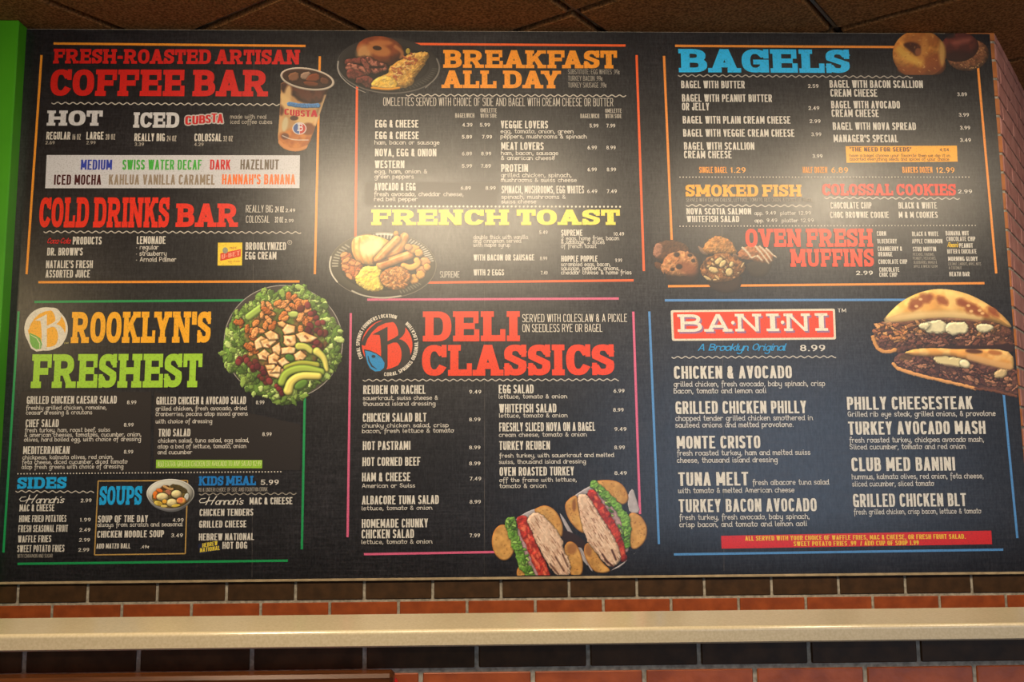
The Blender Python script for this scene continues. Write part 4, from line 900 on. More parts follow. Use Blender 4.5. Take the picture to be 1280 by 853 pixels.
# ------------------------------------------------------------------ the printed food photographs (flat pictures on the board)
class Print:
    """a small flat picture: coloured patches composed on a fine grid, then laid on the board as one thin mesh"""
    def __init__(self, x0, y0, x1, y1, res, crop, seed):
        self.b = (x0, y0, x1, y1); self.res = res
        self.nx, self.ny = int((x1-x0)*res)+1, int((y1-y0)*res)+1
        self.ox, self.oy, self.s = crop
        X, Y = np.meshgrid(np.arange(self.nx)/res+x0, np.arange(self.ny)/res+y0)
        self.X, self.Y = (X-self.ox)*self.s, (Y-self.oy)*self.s        # picture units
        self.px = self.s/res
        self.C = np.zeros((self.ny, self.nx, 3)); self.A = np.zeros((self.ny, self.nx))
        self.r = np.random.RandomState(seed); self.rr = random.Random(seed)
        self.N = {}
    def noise(self, cell, oct=3):
        key = (round(cell, 1), oct)
        if key in self.N and self.r.rand() < 0.8: return np.roll(self.N[key], (self.r.randint(40), self.r.randint(40)), (0, 1))
        out = np.zeros((self.ny, self.nx)); amp = 1.0; tot = 0
        for _ in range(oct):
            c = max(cell/self.px, 1.0)
            gy, gx = int(self.ny/c)+3, int(self.nx/c)+3
            G = self.r.rand(gy, gx)
            yy, xx = np.arange(self.ny)/c, np.arange(self.nx)/c
            iy, ix = yy.astype(int), xx.astype(int); fy, fx = (yy-iy)[:, None], (xx-ix)[None, :]
            fy, fx = fy*fy*(3-2*fy), fx*fx*(3-2*fx)
            a = G[iy][:, ix]*(1-fx)+G[iy][:, ix+1]*fx; b = G[iy+1][:, ix]*(1-fx)+G[iy+1][:, ix+1]*fx
            out += amp*(a*(1-fy)+b*fy); tot += amp; amp *= .55; cell *= .5
        out = out/tot; self.N[key] = out
        return out
    # signed distances, positive inside
    def ell(self, cx, cy, rx, ry, rot=0):
        a = math.radians(rot); c, s = math.cos(a), math.sin(a)
        dx, dy = self.X-cx, self.Y-cy; u, v = (dx*c+dy*s)/rx, (-dx*s+dy*c)/ry
        q = np.sqrt(u*u+v*v); gr = np.sqrt((u/rx)**2+(v/ry)**2)/np.maximum(q, 1e-6)
        return np.minimum((1-q)/np.maximum(gr, 1e-9), min(rx, ry))
    def poly(self, pts, smooth=2):
        P = np.array(pts, float)
        for _ in range(smooth):
            Q = np.roll(P, -1, 0); P = np.stack([P*.75+Q*.25, P*.25+Q*.75], 1).reshape(-1, 2)
        d = np.full(self.X.shape, 1e9); inside = np.zeros(self.X.shape, bool)
        for (ax_, ay), (bx_, by_) in zip(P, np.roll(P, -1, 0)):
            ex, ey = bx_-ax_, by_-ay; l2 = ex*ex+ey*ey+1e-9
            t = np.clip(((self.X-ax_)*ex+(self.Y-ay)*ey)/l2, 0, 1)
            d = np.minimum(d, (self.X-ax_-t*ex)**2+(self.Y-ay-t*ey)**2)
            if by_ != ay: inside ^= ((ay > self.Y) != (by_ > self.Y)) & (self.X < ex*(self.Y-ay)/(by_-ay)+ax_)
        d = np.sqrt(d); return np.where(inside, d, -d)
    def tube(self, pts, r, r1=None):
        P = np.array(pts, float)
        for _ in range(2):
            if len(P) > 2:
                Q = [P[0]]
                for i in range(len(P)-1): Q += [P[i]*.75+P[i+1]*.25, P[i]*.25+P[i+1]*.75]
                P = np.array(Q+[P[-1]])
        best = np.full(self.X.shape, -1e9); n = len(P)-1
        for i in range(n):
            (ax_, ay), (bx_, by_) = P[i], P[i+1]; ex, ey = bx_-ax_, by_-ay; l2 = ex*ex+ey*ey+1e-9
            t = np.clip(((self.X-ax_)*ex+(self.Y-ay)*ey)/l2, 0, 1)
            rad = r if r1 is None else r+(r1-r)*(i+t)/n
            best = np.maximum(best, rad-np.sqrt((self.X-ax_-t*ex)**2+(self.Y-ay-t*ey)**2))
        return best
    def put(self, sd, col, R=None, tex=0.0, cell=12, col2=None, mix=0.5, edge=None, ew=6, light=1.0, rag=0.0, alpha=1.0, shadow=0.0, soft=None, sw=10, bump=0.0):
        if rag: sd = sd+rag*(self.noise(cell*1.2, 3)-.5)*2
        if shadow:
            m = np.clip((sd+sw)/sw, 0, 1)*(self.A > 0); self.C *= (1-shadow*m)[..., None]
        a = np.clip(sd/(soft or self.px)+.5, 0, 1)*alpha
        if a.max() <= 0: return
        c = np.ones(self.C.shape)*np.array(col, float)
        if col2 is not None:
            w = np.clip((self.noise(cell, 3)-.5)*4+mix, 0, 1)[..., None]; c = c*(1-w)+np.array(col2, float)*w
        if edge is not None:
            w = np.clip(1-sd/ew, 0, 1)[..., None]; c = c*(1-w)+np.array(edge, float)*w
        if R or bump:
            q = np.clip(sd/(R or 1e9), 0, 1); h = np.sqrt(1-(1-q)**2)*(R or 0)*.8
            if bump: h = h+bump*cell*self.noise(cell, 3)
            gy, gx = np.gradient(h, self.px); nz = 1/np.sqrt(1+gx*gx+gy*gy)
            sh = (gx*.45+gy*.6+.66)*nz
            c = c*(0.52+0.72*np.clip(sh, 0, 1.2))[..., None] if True else c
        if tex: c = c*(1+tex*(self.noise(cell*.6, 3)-.5)*2)[..., None]
        c = np.clip(c*light, 0, 255)
        self.C = self.C*(1-a[..., None])+c*a[..., None]
        self.A = np.maximum(self.A, a)
    def build(self, name, sec, label, clip=None, gain=1.0, lift=None):
        A = self.A.copy()
        if clip is not None:
            PX, PY = self.X/self.s+self.ox, self.Y/self.s+self.oy; A[~clip(PX, PY)] = 0
        on = A > 0.42
        face = on[:-1, :-1] & on[1:, :-1] & on[:-1, 1:] & on[1:, 1:]
        use = np.zeros(on.shape, bool); use[:-1, :-1] |= face; use[1:, :-1] |= face; use[:-1, 1:] |= face; use[1:, 1:] |= face
        idx = np.full(on.shape, -1); idx[use] = np.arange(use.sum())
        PX, PY = (self.X/self.s+self.ox)[use], (self.Y/self.s+self.oy)[use]
        D = np.stack([(PX-640.0)/F, (426.5-PY)/F, np.ones_like(PX)], 1) @ MB
        t = (PANEL_Y-CAM[1])/D[:, 1]; V = CAM + D*t[:, None]; V[:, 1] = PANEL_Y-(lift or L_PHOTO)
        jy, jx = np.nonzero(face)
        Q = np.stack([idx[jy, jx], idx[jy+1, jx], idx[jy+1, jx+1], idx[jy, jx+1]], 1)
        me = bpy.data.meshes.new(name)
        me.vertices.add(len(V)); me.vertices.foreach_set('co', V.astype(np.float32).ravel())
        me.loops.add(Q.size); me.loops.foreach_set('vertex_index', Q.ravel().astype(np.int32))
        me.polygons.add(len(Q)); me.polygons.foreach_set('loop_start', (np.arange(len(Q))*4).astype(np.int32))
        try: me.polygons.foreach_set('loop_total', np.full(len(Q), 4, np.int32))
        except Exception: pass
        me.update(calc_edges=True)
        col = me.color_attributes.new('print', 'FLOAT_COLOR', 'POINT')
        Cc = np.concatenate([lin(np.clip(self.C[use]*gain, 0, 255)), np.ones((len(V), 1))], 1)
        col.data.foreach_set('color', Cc.astype(np.float32).ravel())
        me.materials.append(photo_mat())
        o = bpy.data.objects.new(name, me); COL.objects.link(o); adopt(o, sec); o['label'] = label
        return o
    def scatter(self, spots, rx, ry, cols, R, jit=0, rot=True, **kw):
        for x, y in spots:
            f = self.rr.uniform(.8, 1.2); col = self.rr.choice(cols)
            self.put(self.ell(x+self.rr.uniform(-jit, jit), y+self.rr.uniform(-jit, jit), rx*f, ry*f, self.rr.uniform(0, 180) if rot else 0), col, R, **kw)

# salad
p = Print(272, 351, 434, 514, 2.2, (265, 345, 4.874), 3)
p.put(p.ell(435, 405, 364, 350), (150, 146, 140)); p.put(p.ell(435, 405, 358, 344), (62, 56, 54)); 
out = [(440,52),(520,65),(570,45),(595,105),(690,145),(700,205),(770,290),(800,350),(780,440),(790,520),(745,590),(700,625),(600,700),(560,750),(500,775),(400,800),(350,740),(250,730),(200,690),(160,600),(100,580),(55,500),(75,390),(100,330),(115,240),(200,190),(250,150),(290,90),(350,85),(400,110)]
p.put(p.poly(out, 1), (96, 132, 52), 60, rag=14, cell=26, tex=.25)
GR = [(132, 160, 76), (152, 178, 96), (112, 142, 62), (176, 198, 120), (88, 118, 48), (70, 98, 40)]
for i in range(430):
    k_ = p.rr.choices(range(len(out)), [math.dist(out[j], out[(j+1) % len(out)]) for j in range(len(out))])[0]; q0, q1 = np.array(out[k_]), np.array(out[(k_+1) % len(out)])
    e = q0+(q1-q0)*p.rr.random(); w = p.rr.uniform(.58, .99); cpt = np.array((435, 410)); e = cpt+(e-cpt)*w
    p.put(p.ell(e[0], e[1], p.rr.uniform(14, 34), p.rr.uniform(10, 20), p.rr.uniform(0, 180)), p.rr.choice(GR), 12, rag=9, cell=12, shadow=.28, sw=7, edge=(176, 206, 122) if p.rr.random() < .35 else None, ew=5)
p.put(p.ell(440, 400, 250, 215), (112, 80, 46), 30, rag=26, cell=40, col2=(86, 104, 44), tex=.4)
p.put(p.tube([(225,250),(300,195)], 22), (150, 178, 84), 16, shadow=.3); p.put(p.ell(495, 236, 42, 20), (172, 188, 104), 14, shadow=.3)
PE = [(470,128),(520,150),(500,125),(440,165),(350,185),(310,180),(310,240),(270,290),(330,300),(370,300),(340,270),(240,330),(290,340),(215,325),(430,240),(460,200),(490,190),(560,165),(530,190),(570,210),(560,270),(600,260),(180,290),(165,280),(250,380),(230,420),(240,470),(360,230),(265,345),(540,330),(420,180),(400,170),(250,460),(225,440),(330,215),(580,285),(540,250),(445,265)]
p.scatter(PE, 31, 17, [(186, 112, 58), (204, 130, 70), (168, 96, 46), (214, 146, 88)], 12, 5, shadow=.5, sw=8, bump=.9, cell=9, rag=6, tex=.25)
CR = [(620,230),(640,255),(600,235),(650,290),(680,285),(600,310),(640,330),(690,350),(600,350),(660,350),(585,330),(630,440),(660,430),(610,400),(640,410),(545,200),(580,185),(175,510),(200,500),(215,520),(240,540),(270,530),(255,575),(300,570),(290,610),(340,620),(320,590),(330,645),(400,670),(410,690),(430,720),(245,560),(280,555),(160,525),(310,630),(350,640)]
p.scatter(CR, 21, 18, [(104, 34, 40), (82, 26, 34), (122, 48, 50), (94, 40, 36)], 14, 4, shadow=.4, sw=7)
CH = [[(262,400),(300,372),(330,385),(320,430),(270,450)],[(300,400),(350,378),(388,400),(345,440),(318,435)],[(325,355),(360,335),(400,360),(405,385),(350,390)],[(400,285),(430,275),(458,295),(440,320),(408,305)],[(430,330),(460,295),(505,310),(500,345),(445,362)],[(440,368),(505,365),(512,420),(470,435),(440,410)],[(518,360),(560,343),(638,378),(600,402),(545,410)],[(368,440),(410,410),(425,450),(410,485),(378,475)],[(425,440),(470,432),(512,440),(500,470),(430,475)],[(280,480),(320,450),(350,480),(330,515),(290,510)],[(345,490),(380,472),(412,495),(395,535),(350,535)],[(500,480),(540,458),(572,490),(545,525),(510,515)],[(325,545),(380,540),(400,570),(340,578)],[(340,580),(440,568),(448,600),(400,625),(355,610)],[(360,590),(400,545),(420,560),(415,590)],[(400,520),(440,500),(470,530),(430,555)]]
for q in CH:
    q = [(sum(a for a, _ in q)/len(q)*(-.12)+a*1.12, sum(b for _, b in q)/len(q)*(-.12)+b*1.12) for a, b in q]
    p.put(p.poly(q, 0), (232, 202, 156), 12, rag=4, col2=(214, 170, 112), cell=30, mix=.3, edge=(176, 108, 56), ew=7, shadow=.5, sw=10, tex=.12)
for x, y in ((345,428),(320,495),(385,515),(575,375),(470,395),(545,515)): p.put(p.ell(x, y, 16, 7, 35), (128, 66, 36), soft=6, alpha=.8, rag=5)
p.put(p.tube([(530,430),(575,432),(605,460)], 24, 18), (186, 188, 92), 16, edge=(104, 132, 48), ew=7, shadow=.4)
p.put(p.tube([(640,462),(685,500),(700,575)], 26, 14), (206, 198, 104), 20, edge=(120, 146, 56), ew=8, shadow=.45)
p.put(p.tube([(455,562),(540,530),(640,545)], 20), (156, 160, 62), 16, edge=(92, 116, 40), ew=7, shadow=.45)
p.put(p.tube([(425,650),(450,590),(550,560),(665,588)], 25), (150, 172, 70), 20, edge=(86, 116, 40), ew=9, shadow=.45)
p.put(p.tube([(465,700),(480,645),(540,608),(650,612)], 30, 22), (214, 202, 106), 22, edge=(134, 152, 58), ew=8, shadow=.5)
p.put(p.ell(545, 665, 45, 26, -30), (86, 122, 48), 18, shadow=.4); p.put(p.ell(475, 500, 30, 20, 20), (70, 112, 48), 12, shadow=.3)
p.build('salad_photo', s, 'printed picture of a round green salad with chicken, pecans and avocado', gain=1.12)

# soup bowl
p = Print(181, 597, 245, 644, 3.0, (175, 590, 14.21), 5)
p.put(p.poly([(118,380),(150,520),(260,640),(430,705),(560,722),(700,700),(830,620),(930,500),(968,380),(560,300)], 2), (176, 178, 186), 110)
p.put(p.ell(543, 388, 428, 262), (206, 206, 200), 20); p.put(p.ell(543, 392, 408, 246), (182, 182, 174), 120, light=1.02)
p.put(p.ell(548, 450, 336, 200), (146, 118, 58), 30, col2=(92, 84, 40), cell=70, mix=.4)
p.put(p.ell(690, 300, 160, 60, 20), (80, 68, 34), 20, rag=10, tex=.4, cell=30); p.put(p.ell(430, 290, 90, 40, -20), (96, 62, 30), 20, rag=10, tex=.4, cell=30)
p.put(p.tube([(430,262),(540,320),(580,310)], 22), (206, 160, 100), 16, shadow=.4); p.put(p.ell(510, 370, 60, 45, 30), (176, 112, 84), 20, rag=8, shadow=.3)
p.put(p.ell(350, 335, 62, 34, 20), (236, 120, 44), 20, shadow=.3); p.put(p.ell(275, 400, 44, 54), (240, 126, 40), 20, shadow=.3); p.put(p.ell(285, 455, 50, 32), (226, 120, 36), 16)
p.put(p.ell(830, 450, 42, 70, 15), (200, 206, 202), 20, shadow=.2)
for x, y, rx, ry in ((650, 398, 92, 72), (400, 448, 106, 72), (570, 552, 98, 72)): p.put(p.ell(x, y, rx, ry), (232, 216, 158), 66, shadow=.5, sw=26, tex=.06)
p.put(p.ell(735, 515, 85, 60), (234, 180, 88), 36, shadow=.4, sw=20, col2=(228, 120, 80), cell=60); p.put(p.ell(440, 530, 44, 40), (240, 176, 60), 20, shadow=.3)
p.put(p.ell(330, 565, 80, 46, 15), (226, 204, 96), 24, shadow=.3, col2=(190, 160, 60), cell=40); p.put(p.ell(430, 615, 60, 26), (224, 200, 110), 16); p.put(p.ell(640, 605, 80, 26, -8), (214, 186, 70), 16)
p.build('soup_photo', s, 'printed picture of a white bowl of soup with dumplings')

# iced coffee cup
p = Print(345, 81, 420, 193, 2.4, (335, 70, 6.56), 8)
body = p.poly([(103,190),(104,330),(92,500),(76,705),(110,755),(200,788),(290,780),(325,755),(400,560),(470,350),(508,240),(330,230)], 1)
p.put(body, (176, 136, 88), 50)
inb = lambda sd: np.minimum(sd, body)
p.put(inb(p.poly([(100,180),(104,300),(200,320),(260,380),(380,400),(470,370),(510,240)], 1)), (84, 44, 30), 30, col2=(56, 30, 24), cell=60, soft=20)
p.put(inb(p.ell(160, 330, 30, 90, 10)), (196, 160, 112), soft=24); p.put(inb(p.ell(110, 420, 24, 70)), (92, 52, 34), soft=20)
p.put(inb(p.tube([(110,350),(180,420),(250,520),(420,540)], 40)), (206, 172, 118), soft=26)
p.put(inb(p.poly([(80,640),(150,620),(230,560),(330,600),(400,520),(330,760),(200,790),(100,750)], 1)), (166, 92, 36), soft=26, col2=(196, 122, 52), cell=60)
p.put(inb(p.ell(140, 660, 32, 26)), (98, 54, 36), soft=12); p.put(inb(p.ell(330, 600, 60, 50)), (120, 66, 32), soft=18); p.put(inb(p.ell(140, 560, 24, 60, 10)), (190, 176, 140), soft=16); p.put(inb(p.ell(215, 510, 34, 20)), (70, 38, 28), soft=8)
p.put(inb(p.tube([(90,700),(150,760),(240,775),(320,745)], 12)), (196, 128, 66), soft=8); p.put(inb(p.tube([(120,655),(200,690),(330,690)], 4)), (206, 200, 196), soft=4, alpha=.8)
p.put(inb(p.tube([(470,330),(420,480),(380,560)], 12)), (212, 178, 132), soft=14, alpha=.7)
p.put(p.ell(324, 190, 226, 92, 9), (190, 178, 164), 10); p.put(p.ell(322, 188, 206, 76, 9), (58, 34, 26), 20)
for q, cc in (([(160,150),(250,125),(260,200),(180,215)], (126, 84, 60)), ([(270,140),(360,125),(330,200),(265,190)], (150, 122, 104)), ([(340,150),(420,140),(430,210),(300,215)], (118, 60, 34)), ([(280,205),(410,215),(420,255),(310,250)], (104, 54, 32)), ([(430,170),(500,190),(500,240),(430,230)], (92, 54, 36))):
    p.put(np.minimum(p.poly(q, 1), p.ell(322, 188, 200, 70, 9)), cc, 16, shadow=.3)
p.put(p.tube([(175,395),(260,410),(410,408)], 18), (70, 120, 176), 8, rag=4, tex=.3)
p.put(p.ell(258, 595, 58, 50), (206, 202, 206)); p.put(np.minimum(p.ell(258, 595, 50, 44), p.X-262), (188, 58, 48)); p.put(np.minimum(p.ell(258, 595, 50, 44), 256-p.X), (58, 90, 150))
p.build('iced_coffee_photo', c, 'printed picture of a tilted clear cup of iced coffee')
g = Geo(True)
for ch, x0, y, x1, h in (('C', 355.6, 143.8, 361.6, 7.6), ('U', 362.4, 144.8, 368.4, 7.6), ('B', 369.2, 145.6, 375, 7.8), ('S', 375.8, 146, 381.2, 7.8), ('T', 382, 146.2, 388, 8), ('A', 388.4, 146.2, 397, 8.4)):
    lines_on(g, [(ch, x0, y, x1)], h, 'gothic', L_TEXT)
g.make('cup_lettering', ink((190, 30, 48)), c, label='red lettering on the pictured cup')
g = Geo(True); lines_on(g, [('B', 371.6, 164, 378.6)], 9.6, 'slabfine', L_TEXT); g.make('cup_emblem', ink((214, 206, 210)), c)

# breakfast plate
p = Print(419, 44, 553, 121, 2.2, (410, 35, 8.533), 11)
p.put(p.ell(648, 405, 552, 300, 3), (96, 92, 90)); p.put(p.ell(650, 398, 545, 290, 3), (38, 35, 36), 60); p.put(p.ell(650, 390, 430, 215, 3), (26, 24, 25), 30)
p.put(p.tube([(108,360),(100,450),(150,540),(260,630),(400,690)], 10, 5), (168, 164, 158), soft=10); p.put(p.tube([(1160,330),(1195,420),(1160,530),(1040,640)], 7), (130, 126, 120), soft=9)
for i in range(16):
    a = math.radians(8+i*4.6); x, y = 650+math.cos(a)*470, 400+math.sin(a)*250
    p.put(p.tube([(x, y), (650+math.cos(a)*520, 400+math.sin(a)*280)], 4), (92, 88, 80), soft=8, alpha=.7)
p.put(p.ell(555, 245, 252, 158, 6), (138, 66, 30), 110, col2=(104, 44, 20), cell=120, tex=.08)
p.put(p.ell(385, 270, 80, 90, 10), (214, 160, 100), soft=50, alpha=.85); p.put(p.ell(560, 160, 130, 30), (204, 128, 70), soft=30, alpha=.7)
p.put(p.ell(540, 235, 130, 62, 15), (196, 126, 66), soft=30, alpha=.8); p.put(p.ell(525, 215, 48, 24, 8), (52, 24, 14), soft=8)
p.put(p.tube([(720,200),(800,260),(780,320)], 18), (196, 130, 76), soft=20, alpha=.7)
BC = [(150, 84, 70), (126, 62, 52), (176, 110, 90)]
for q, r_ in (([(210,370),(300,355),(390,340)], 34), ([(230,420),(330,440),(400,470)], 44), ([(250,490),(350,520),(430,590)], 52), ([(330,560),(420,540),(460,575)], 34), ([(430,350),(490,390),(600,425)], 40), ([(430,430),(500,465),(610,430)], 30), ([(380,350),(420,420),(440,460)], 26)):
    p.put(p.tube(q, r_), BC[p.rr.randrange(3)], 26, rag=8, cell=24, col2=(92, 44, 38), mix=.35, shadow=.5, sw=20, tex=.25)
p.put(p.tube([(450,420),(530,420),(590,415)], 13), (44, 24, 20), soft=8)
p.put(p.poly([(1085,262),(1060,350),(985,450),(930,520),(920,600),(790,650),(640,662),(440,632),(500,540),(600,505),(650,480),(640,420),(760,350),(850,290),(960,250)], 2), (222, 176, 88), 60, rag=12, cell=26, col2=(196, 140, 62), mix=.4, shadow=.5, sw=22, tex=.2, bump=.5)
for _ in range(46):
    x = p.rr.uniform(700, 960); y = 500-(x-700)*.85+p.rr.uniform(-60, 90)
    p.put(p.tube([(x, y), (x+p.rr.uniform(-50, 50), y+p.rr.uniform(-30, 30))], 8), p.rr.choice([(168, 82, 46), (190, 106, 60), (232, 190, 120)]), 6, soft=8)
p.put(p.poly([(440,632),(500,540),(600,508),(720,540),(760,640),(640,664)], 2), (238, 190, 76), 40, col2=(244, 206, 110), cell=40, shadow=.2, bump=.4, tex=.15)
p.put(p.tube([(470,640),(640,660),(760,640)], 12), (226, 152, 40), 8, soft=8); p.put(p.ell(855, 250, 24, 32), (178, 156, 62), 12)
p.build('breakfast_photo', b_, 'printed picture of a dark plate with bagel, bacon and omelette', gain=.92)

# french toast plate
p = Print(409, 285, 550, 377, 2.2, (405, 280, 8.533), 13)
p.put(p.ell(626, 442, 574, 358, 1), (118, 112, 100)); p.put(p.ell(626, 440, 566, 350, 1), (58, 54, 42), 70); p.put(p.ell(626, 445, 455, 268), (44, 42, 30), 30)
p.put(p.tube([(75,350),(55,440),(80,540),(140,620)], 9), (206, 202, 188), soft=8); p.put(p.tube([(300,715),(420,770),(620,795),(820,770)], 8), (186, 182, 168), soft=8)
for i in range(26):
    a = math.radians(-8-i*4.0); c0, s0 = math.cos(a), math.sin(a)
    p.put(p.tube([(626+c0*480, 440+s0*285), (626+c0*545, 440+s0*330)], 6), (226, 222, 210), soft=8, alpha=.85)
for i in range(9):
    a = math.radians(178+i*5.5); c0, s0 = math.cos(a), math.sin(a); p.put(p.tube([(626+c0*480, 440+s0*285), (626+c0*535, 440+s0*325)], 7), (196, 192, 176), soft=8, alpha=.8)
for i in range(8):
    a = math.radians(40+i*4); c0, s0 = math.cos(a), math.sin(a); p.put(p.tube([(626+c0*480, 440+s0*285), (626+c0*530, 440+s0*322)], 5), (150, 146, 130), soft=8, alpha=.7)
p.put(p.tube([(560,110),(640,106),(730,115)], 12), (230, 228, 216), soft=10, alpha=.8)
p.put(p.poly([(180,300),(260,300),(330,390),(420,420),(400,520),(310,600),(230,550),(185,470)], 1), (196, 104, 56), 40, rag=22, cell=40, col2=(226, 140, 80), tex=.3, bump=.8)
for x, y in ((215,330),(230,460),(300,420),(270,560),(370,420),(240,390)): p.put(p.ell(x, y, 44, 22, p.rr.uniform(-60, 60)), (232, 152, 90), 14, rag=6, shadow=.35, sw=16)
p.put(p.poly([(300,150),(430,115),(520,118),(640,150),(720,195),(650,310),(560,390),(530,440),(430,430),(340,395),(290,290)], 2), (230, 170, 88), 70, col2=(248, 206, 128), cell=70, shadow=.3, tex=.1)
for q in ([(320,170),(310,280),(350,390)], [(380,150),(370,290),(420,420)], [(450,190),(440,300),(480,420)], [(520,170),(510,300),(520,420)]): p.put(p.tube(q, 10), (206, 138, 62), 8, soft=12, alpha=.7)
p.put(p.ell(500, 250, 120, 90, -20), (250, 236, 186), soft=60, alpha=.8)
p.put(p.tube([(770,100),(780,160)], 26), (226, 150, 70), 18, shadow=.3)
for q, r_ in (([(860,140),(800,290),(690,330)], 48), ([(780,170),(660,290),(575,385)], 44), ([(915,330),(760,385),(600,445)], 44)):
    p.put(p.tube(q, r_), (206, 128, 62), 40, col2=(226, 160, 92), cell=60, shadow=.5, sw=26, tex=.1)
    p.put(p.tube([(x-10, y-18) for x, y in q], 8), (248, 212, 150), soft=12, alpha=.7)
p.put(p.tube([(525,415),(600,405),(680,380)], 12), (70, 40, 20), soft=8, alpha=.8)
for x, y, a, b2, ro in ((960,270,70,46,10), (1010,310,46,40,0), (1080,410,60,52,30), (1040,500,56,48,0), (960,590,54,52,0), (1030,545,46,46,0), (1100,460,36,40,0), (900,250,40,40,0)):
    p.put(p.ell(x, y, a, b2, ro), p.rr.choice([(226, 160, 84), (210, 132, 70), (222, 150, 96)]), 26, rag=8, cell=24, shadow=.4, sw=18, tex=.15)
p.put(p.tube([(850,450),(930,475),(1010,430),(990,390)], 34), (236, 178, 92), 26, edge=(190, 112, 48), ew=10, shadow=.5, sw=20)
p.put(p.poly([(425,445),(615,458),(605,600),(650,700),(560,732),(400,690),(320,590),(370,520)], 1), (250, 222, 108), 50, rag=14, cell=26, col2=(244, 206, 80), shadow=.35, tex=.1, bump=.5)
p.put(p.ell(768, 580, 166, 124), (194, 130, 66), 60, rag=14, cell=30, col2=(152, 92, 42), shadow=.5, sw=20, tex=.3, bump=.9)
for _ in range(50):
    x, y = p.rr.uniform(630, 900), p.rr.uniform(480, 690)
    if ((x-768)/150)**2+((y-580)/105)**2 < 1: p.put(p.tube([(x, y), (x+p.rr.uniform(-36, 36), y+p.rr.uniform(-22, 22))], 7), p.rr.choice([(236, 184, 116), (216, 156, 90), (134, 78, 36)]), 6, soft=8)
p.build('french_toast_photo', b_, 'printed picture of a dark plate with french toast, sausages and eggs')

# bagels
p = Print(1114, 40, 1242, 94, 2.4, (1105, 35, 8.83), 17)
p.put(p.ell(925, 300, 235, 175, -8), (150, 96, 60), 80, col2=(112, 66, 40), cell=30, tex=.3)
for _ in range(110):
    x, y = p.rr.uniform(700, 1160), p.rr.uniform(200, 470); p.put(p.ell(x, y, 9, 5, p.rr.uniform(0, 180)), p.rr.choice([(206, 166, 110), (180, 130, 84), (92, 54, 34)]), 4, alpha=.9 if ((x-925)/215)**2+((y-300)/150)**2 < 1 else 0)
p.put(p.ell(830, 215, 215, 160, -8), (104, 44, 34), 100, col2=(78, 30, 26), cell=80); p.put(p.ell(850, 150, 110, 34, -12), (168, 92, 76), soft=50, alpha=.7); p.put(p.ell(820, 300, 130, 50), (48, 20, 18), soft=50, alpha=.8)
p.put(p.ell(720, 80, 60, 40), (36, 26, 28), soft=30, alpha=.8)
BG = p.ell(388, 290, 296, 268)
p.put(BG, (182, 108, 40), 150, col2=(206, 138, 60), cell=70, tex=.12, bump=.25)
p.put(p.ell(560, 400, 130, 120, 30), (140, 66, 26), soft=90, alpha=.8); p.put(p.ell(300, 480, 170, 60, 8), (150, 76, 30), soft=60, alpha=.7); p.put(p.ell(400, 130, 200, 70), (160, 88, 38), soft=60, alpha=.7)
p.put(np.minimum(p.ell(640, 270, 34, 150), BG), (222, 172, 94), soft=40, alpha=.8); p.put(p.tube([(170,240),(270,330),(390,380)], 46), (236, 182, 78), soft=50, alpha=.85)
p.put(p.tube([(440,120),(450,230),(410,330)], 34), (214, 142, 64), soft=40, alpha=.8)
p.put(p.poly([(190,180),(300,150),(410,190),(395,270),(360,320),(300,260)], 2), (74, 34, 20), soft=26); p.put(p.ell(375, 265, 34, 44), (150, 86, 52), soft=16)
for _ in range(60):
    x, y = p.rr.uniform(120, 650), p.rr.uniform(60, 520); p.put(p.ell(x, y, p.rr.uniform(8, 18), 5, p.rr.uniform(0, 180)), p.rr.choice([(240, 196, 120), (160, 84, 36)]), soft=8, alpha=.5 if ((x-388)/270)**2+((y-290)/230)**2 < 1 else 0)
bagel_clip = lambda X, Y: (Y > 41.0+(X-1115)*.004) & (X < 1240.5+(Y-42)*.07)
p.build('bagel_photo', k, 'printed picture of a golden bagel in front of darker bagels', bagel_clip, gain=.9)

# muffins
p = Print(813, 290, 975, 371, 2.2, (805, 285, 7.314), 19)
def cup(q, col=(52, 36, 28)):
    sd = p.poly(q, 1); p.put(sd, col, 40, tex=.15)
p.put(p.poly([(85,180),(120,130),(250,105),(390,150),(430,230),(300,330),(120,310)], 2), (92, 58, 38), 50, rag=10, cell=30, tex=.3, bump=.5); p.put(p.ell(130, 210, 48, 70, 15), (168, 116, 92), 30, rag=10, cell=24, tex=.3)
cup([(90,300),(180,330),(170,400),(100,370)], (100, 60, 30)); cup([(420,210),(540,250),(520,430),(440,480),(400,350)], (46, 34, 32))
cup([(180,420),(500,380),(510,460),(430,525),(280,520),(220,490)], (50, 32, 26))
p.put(p.poly([(150,385),(180,270),(280,215),(400,210),(480,270),(500,350),(430,430),(320,440),(200,440)], 2), (190, 122, 74), 60, rag=12, cell=30, col2=(212, 150, 96), tex=.25, bump=.6)
p.put(p.ell(400, 370, 90, 60, 20), (150, 86, 54), soft=40, alpha=.8)
for x, y, r_ in ((300,245,26),(420,250,20),(320,355,28),(450,300,18),(260,380,18),(230,440,14)): p.put(p.ell(x, y, r_, r_*.8), (58, 38, 36), 14, shadow=.3)
cup([(480,150),(560,200),(600,260),(520,240)], (150, 116, 92)); cup([(820,220),(880,270),(840,320),(800,260)], (150, 112, 84))
p.put(p.poly([(530,200),(560,130),(660,62),(760,90),(840,180),(850,240),(700,240),(580,240)], 2), (186, 122, 58), 50, rag=12, cell=26, col2=(206, 146, 78), tex=.3, bump=.7)
cup([(930,310),(1160,290),(1180,340),(1120,450),(1000,460),(940,400)], (52, 42, 34))
p.put(p.poly([(850,230),(900,170),(1040,150),(1180,240),(1190,300),(1120,330),(1000,300),(880,290)], 2), (178, 110, 66), 50, rag=10, cell=26, tex=.25, bump=.5)
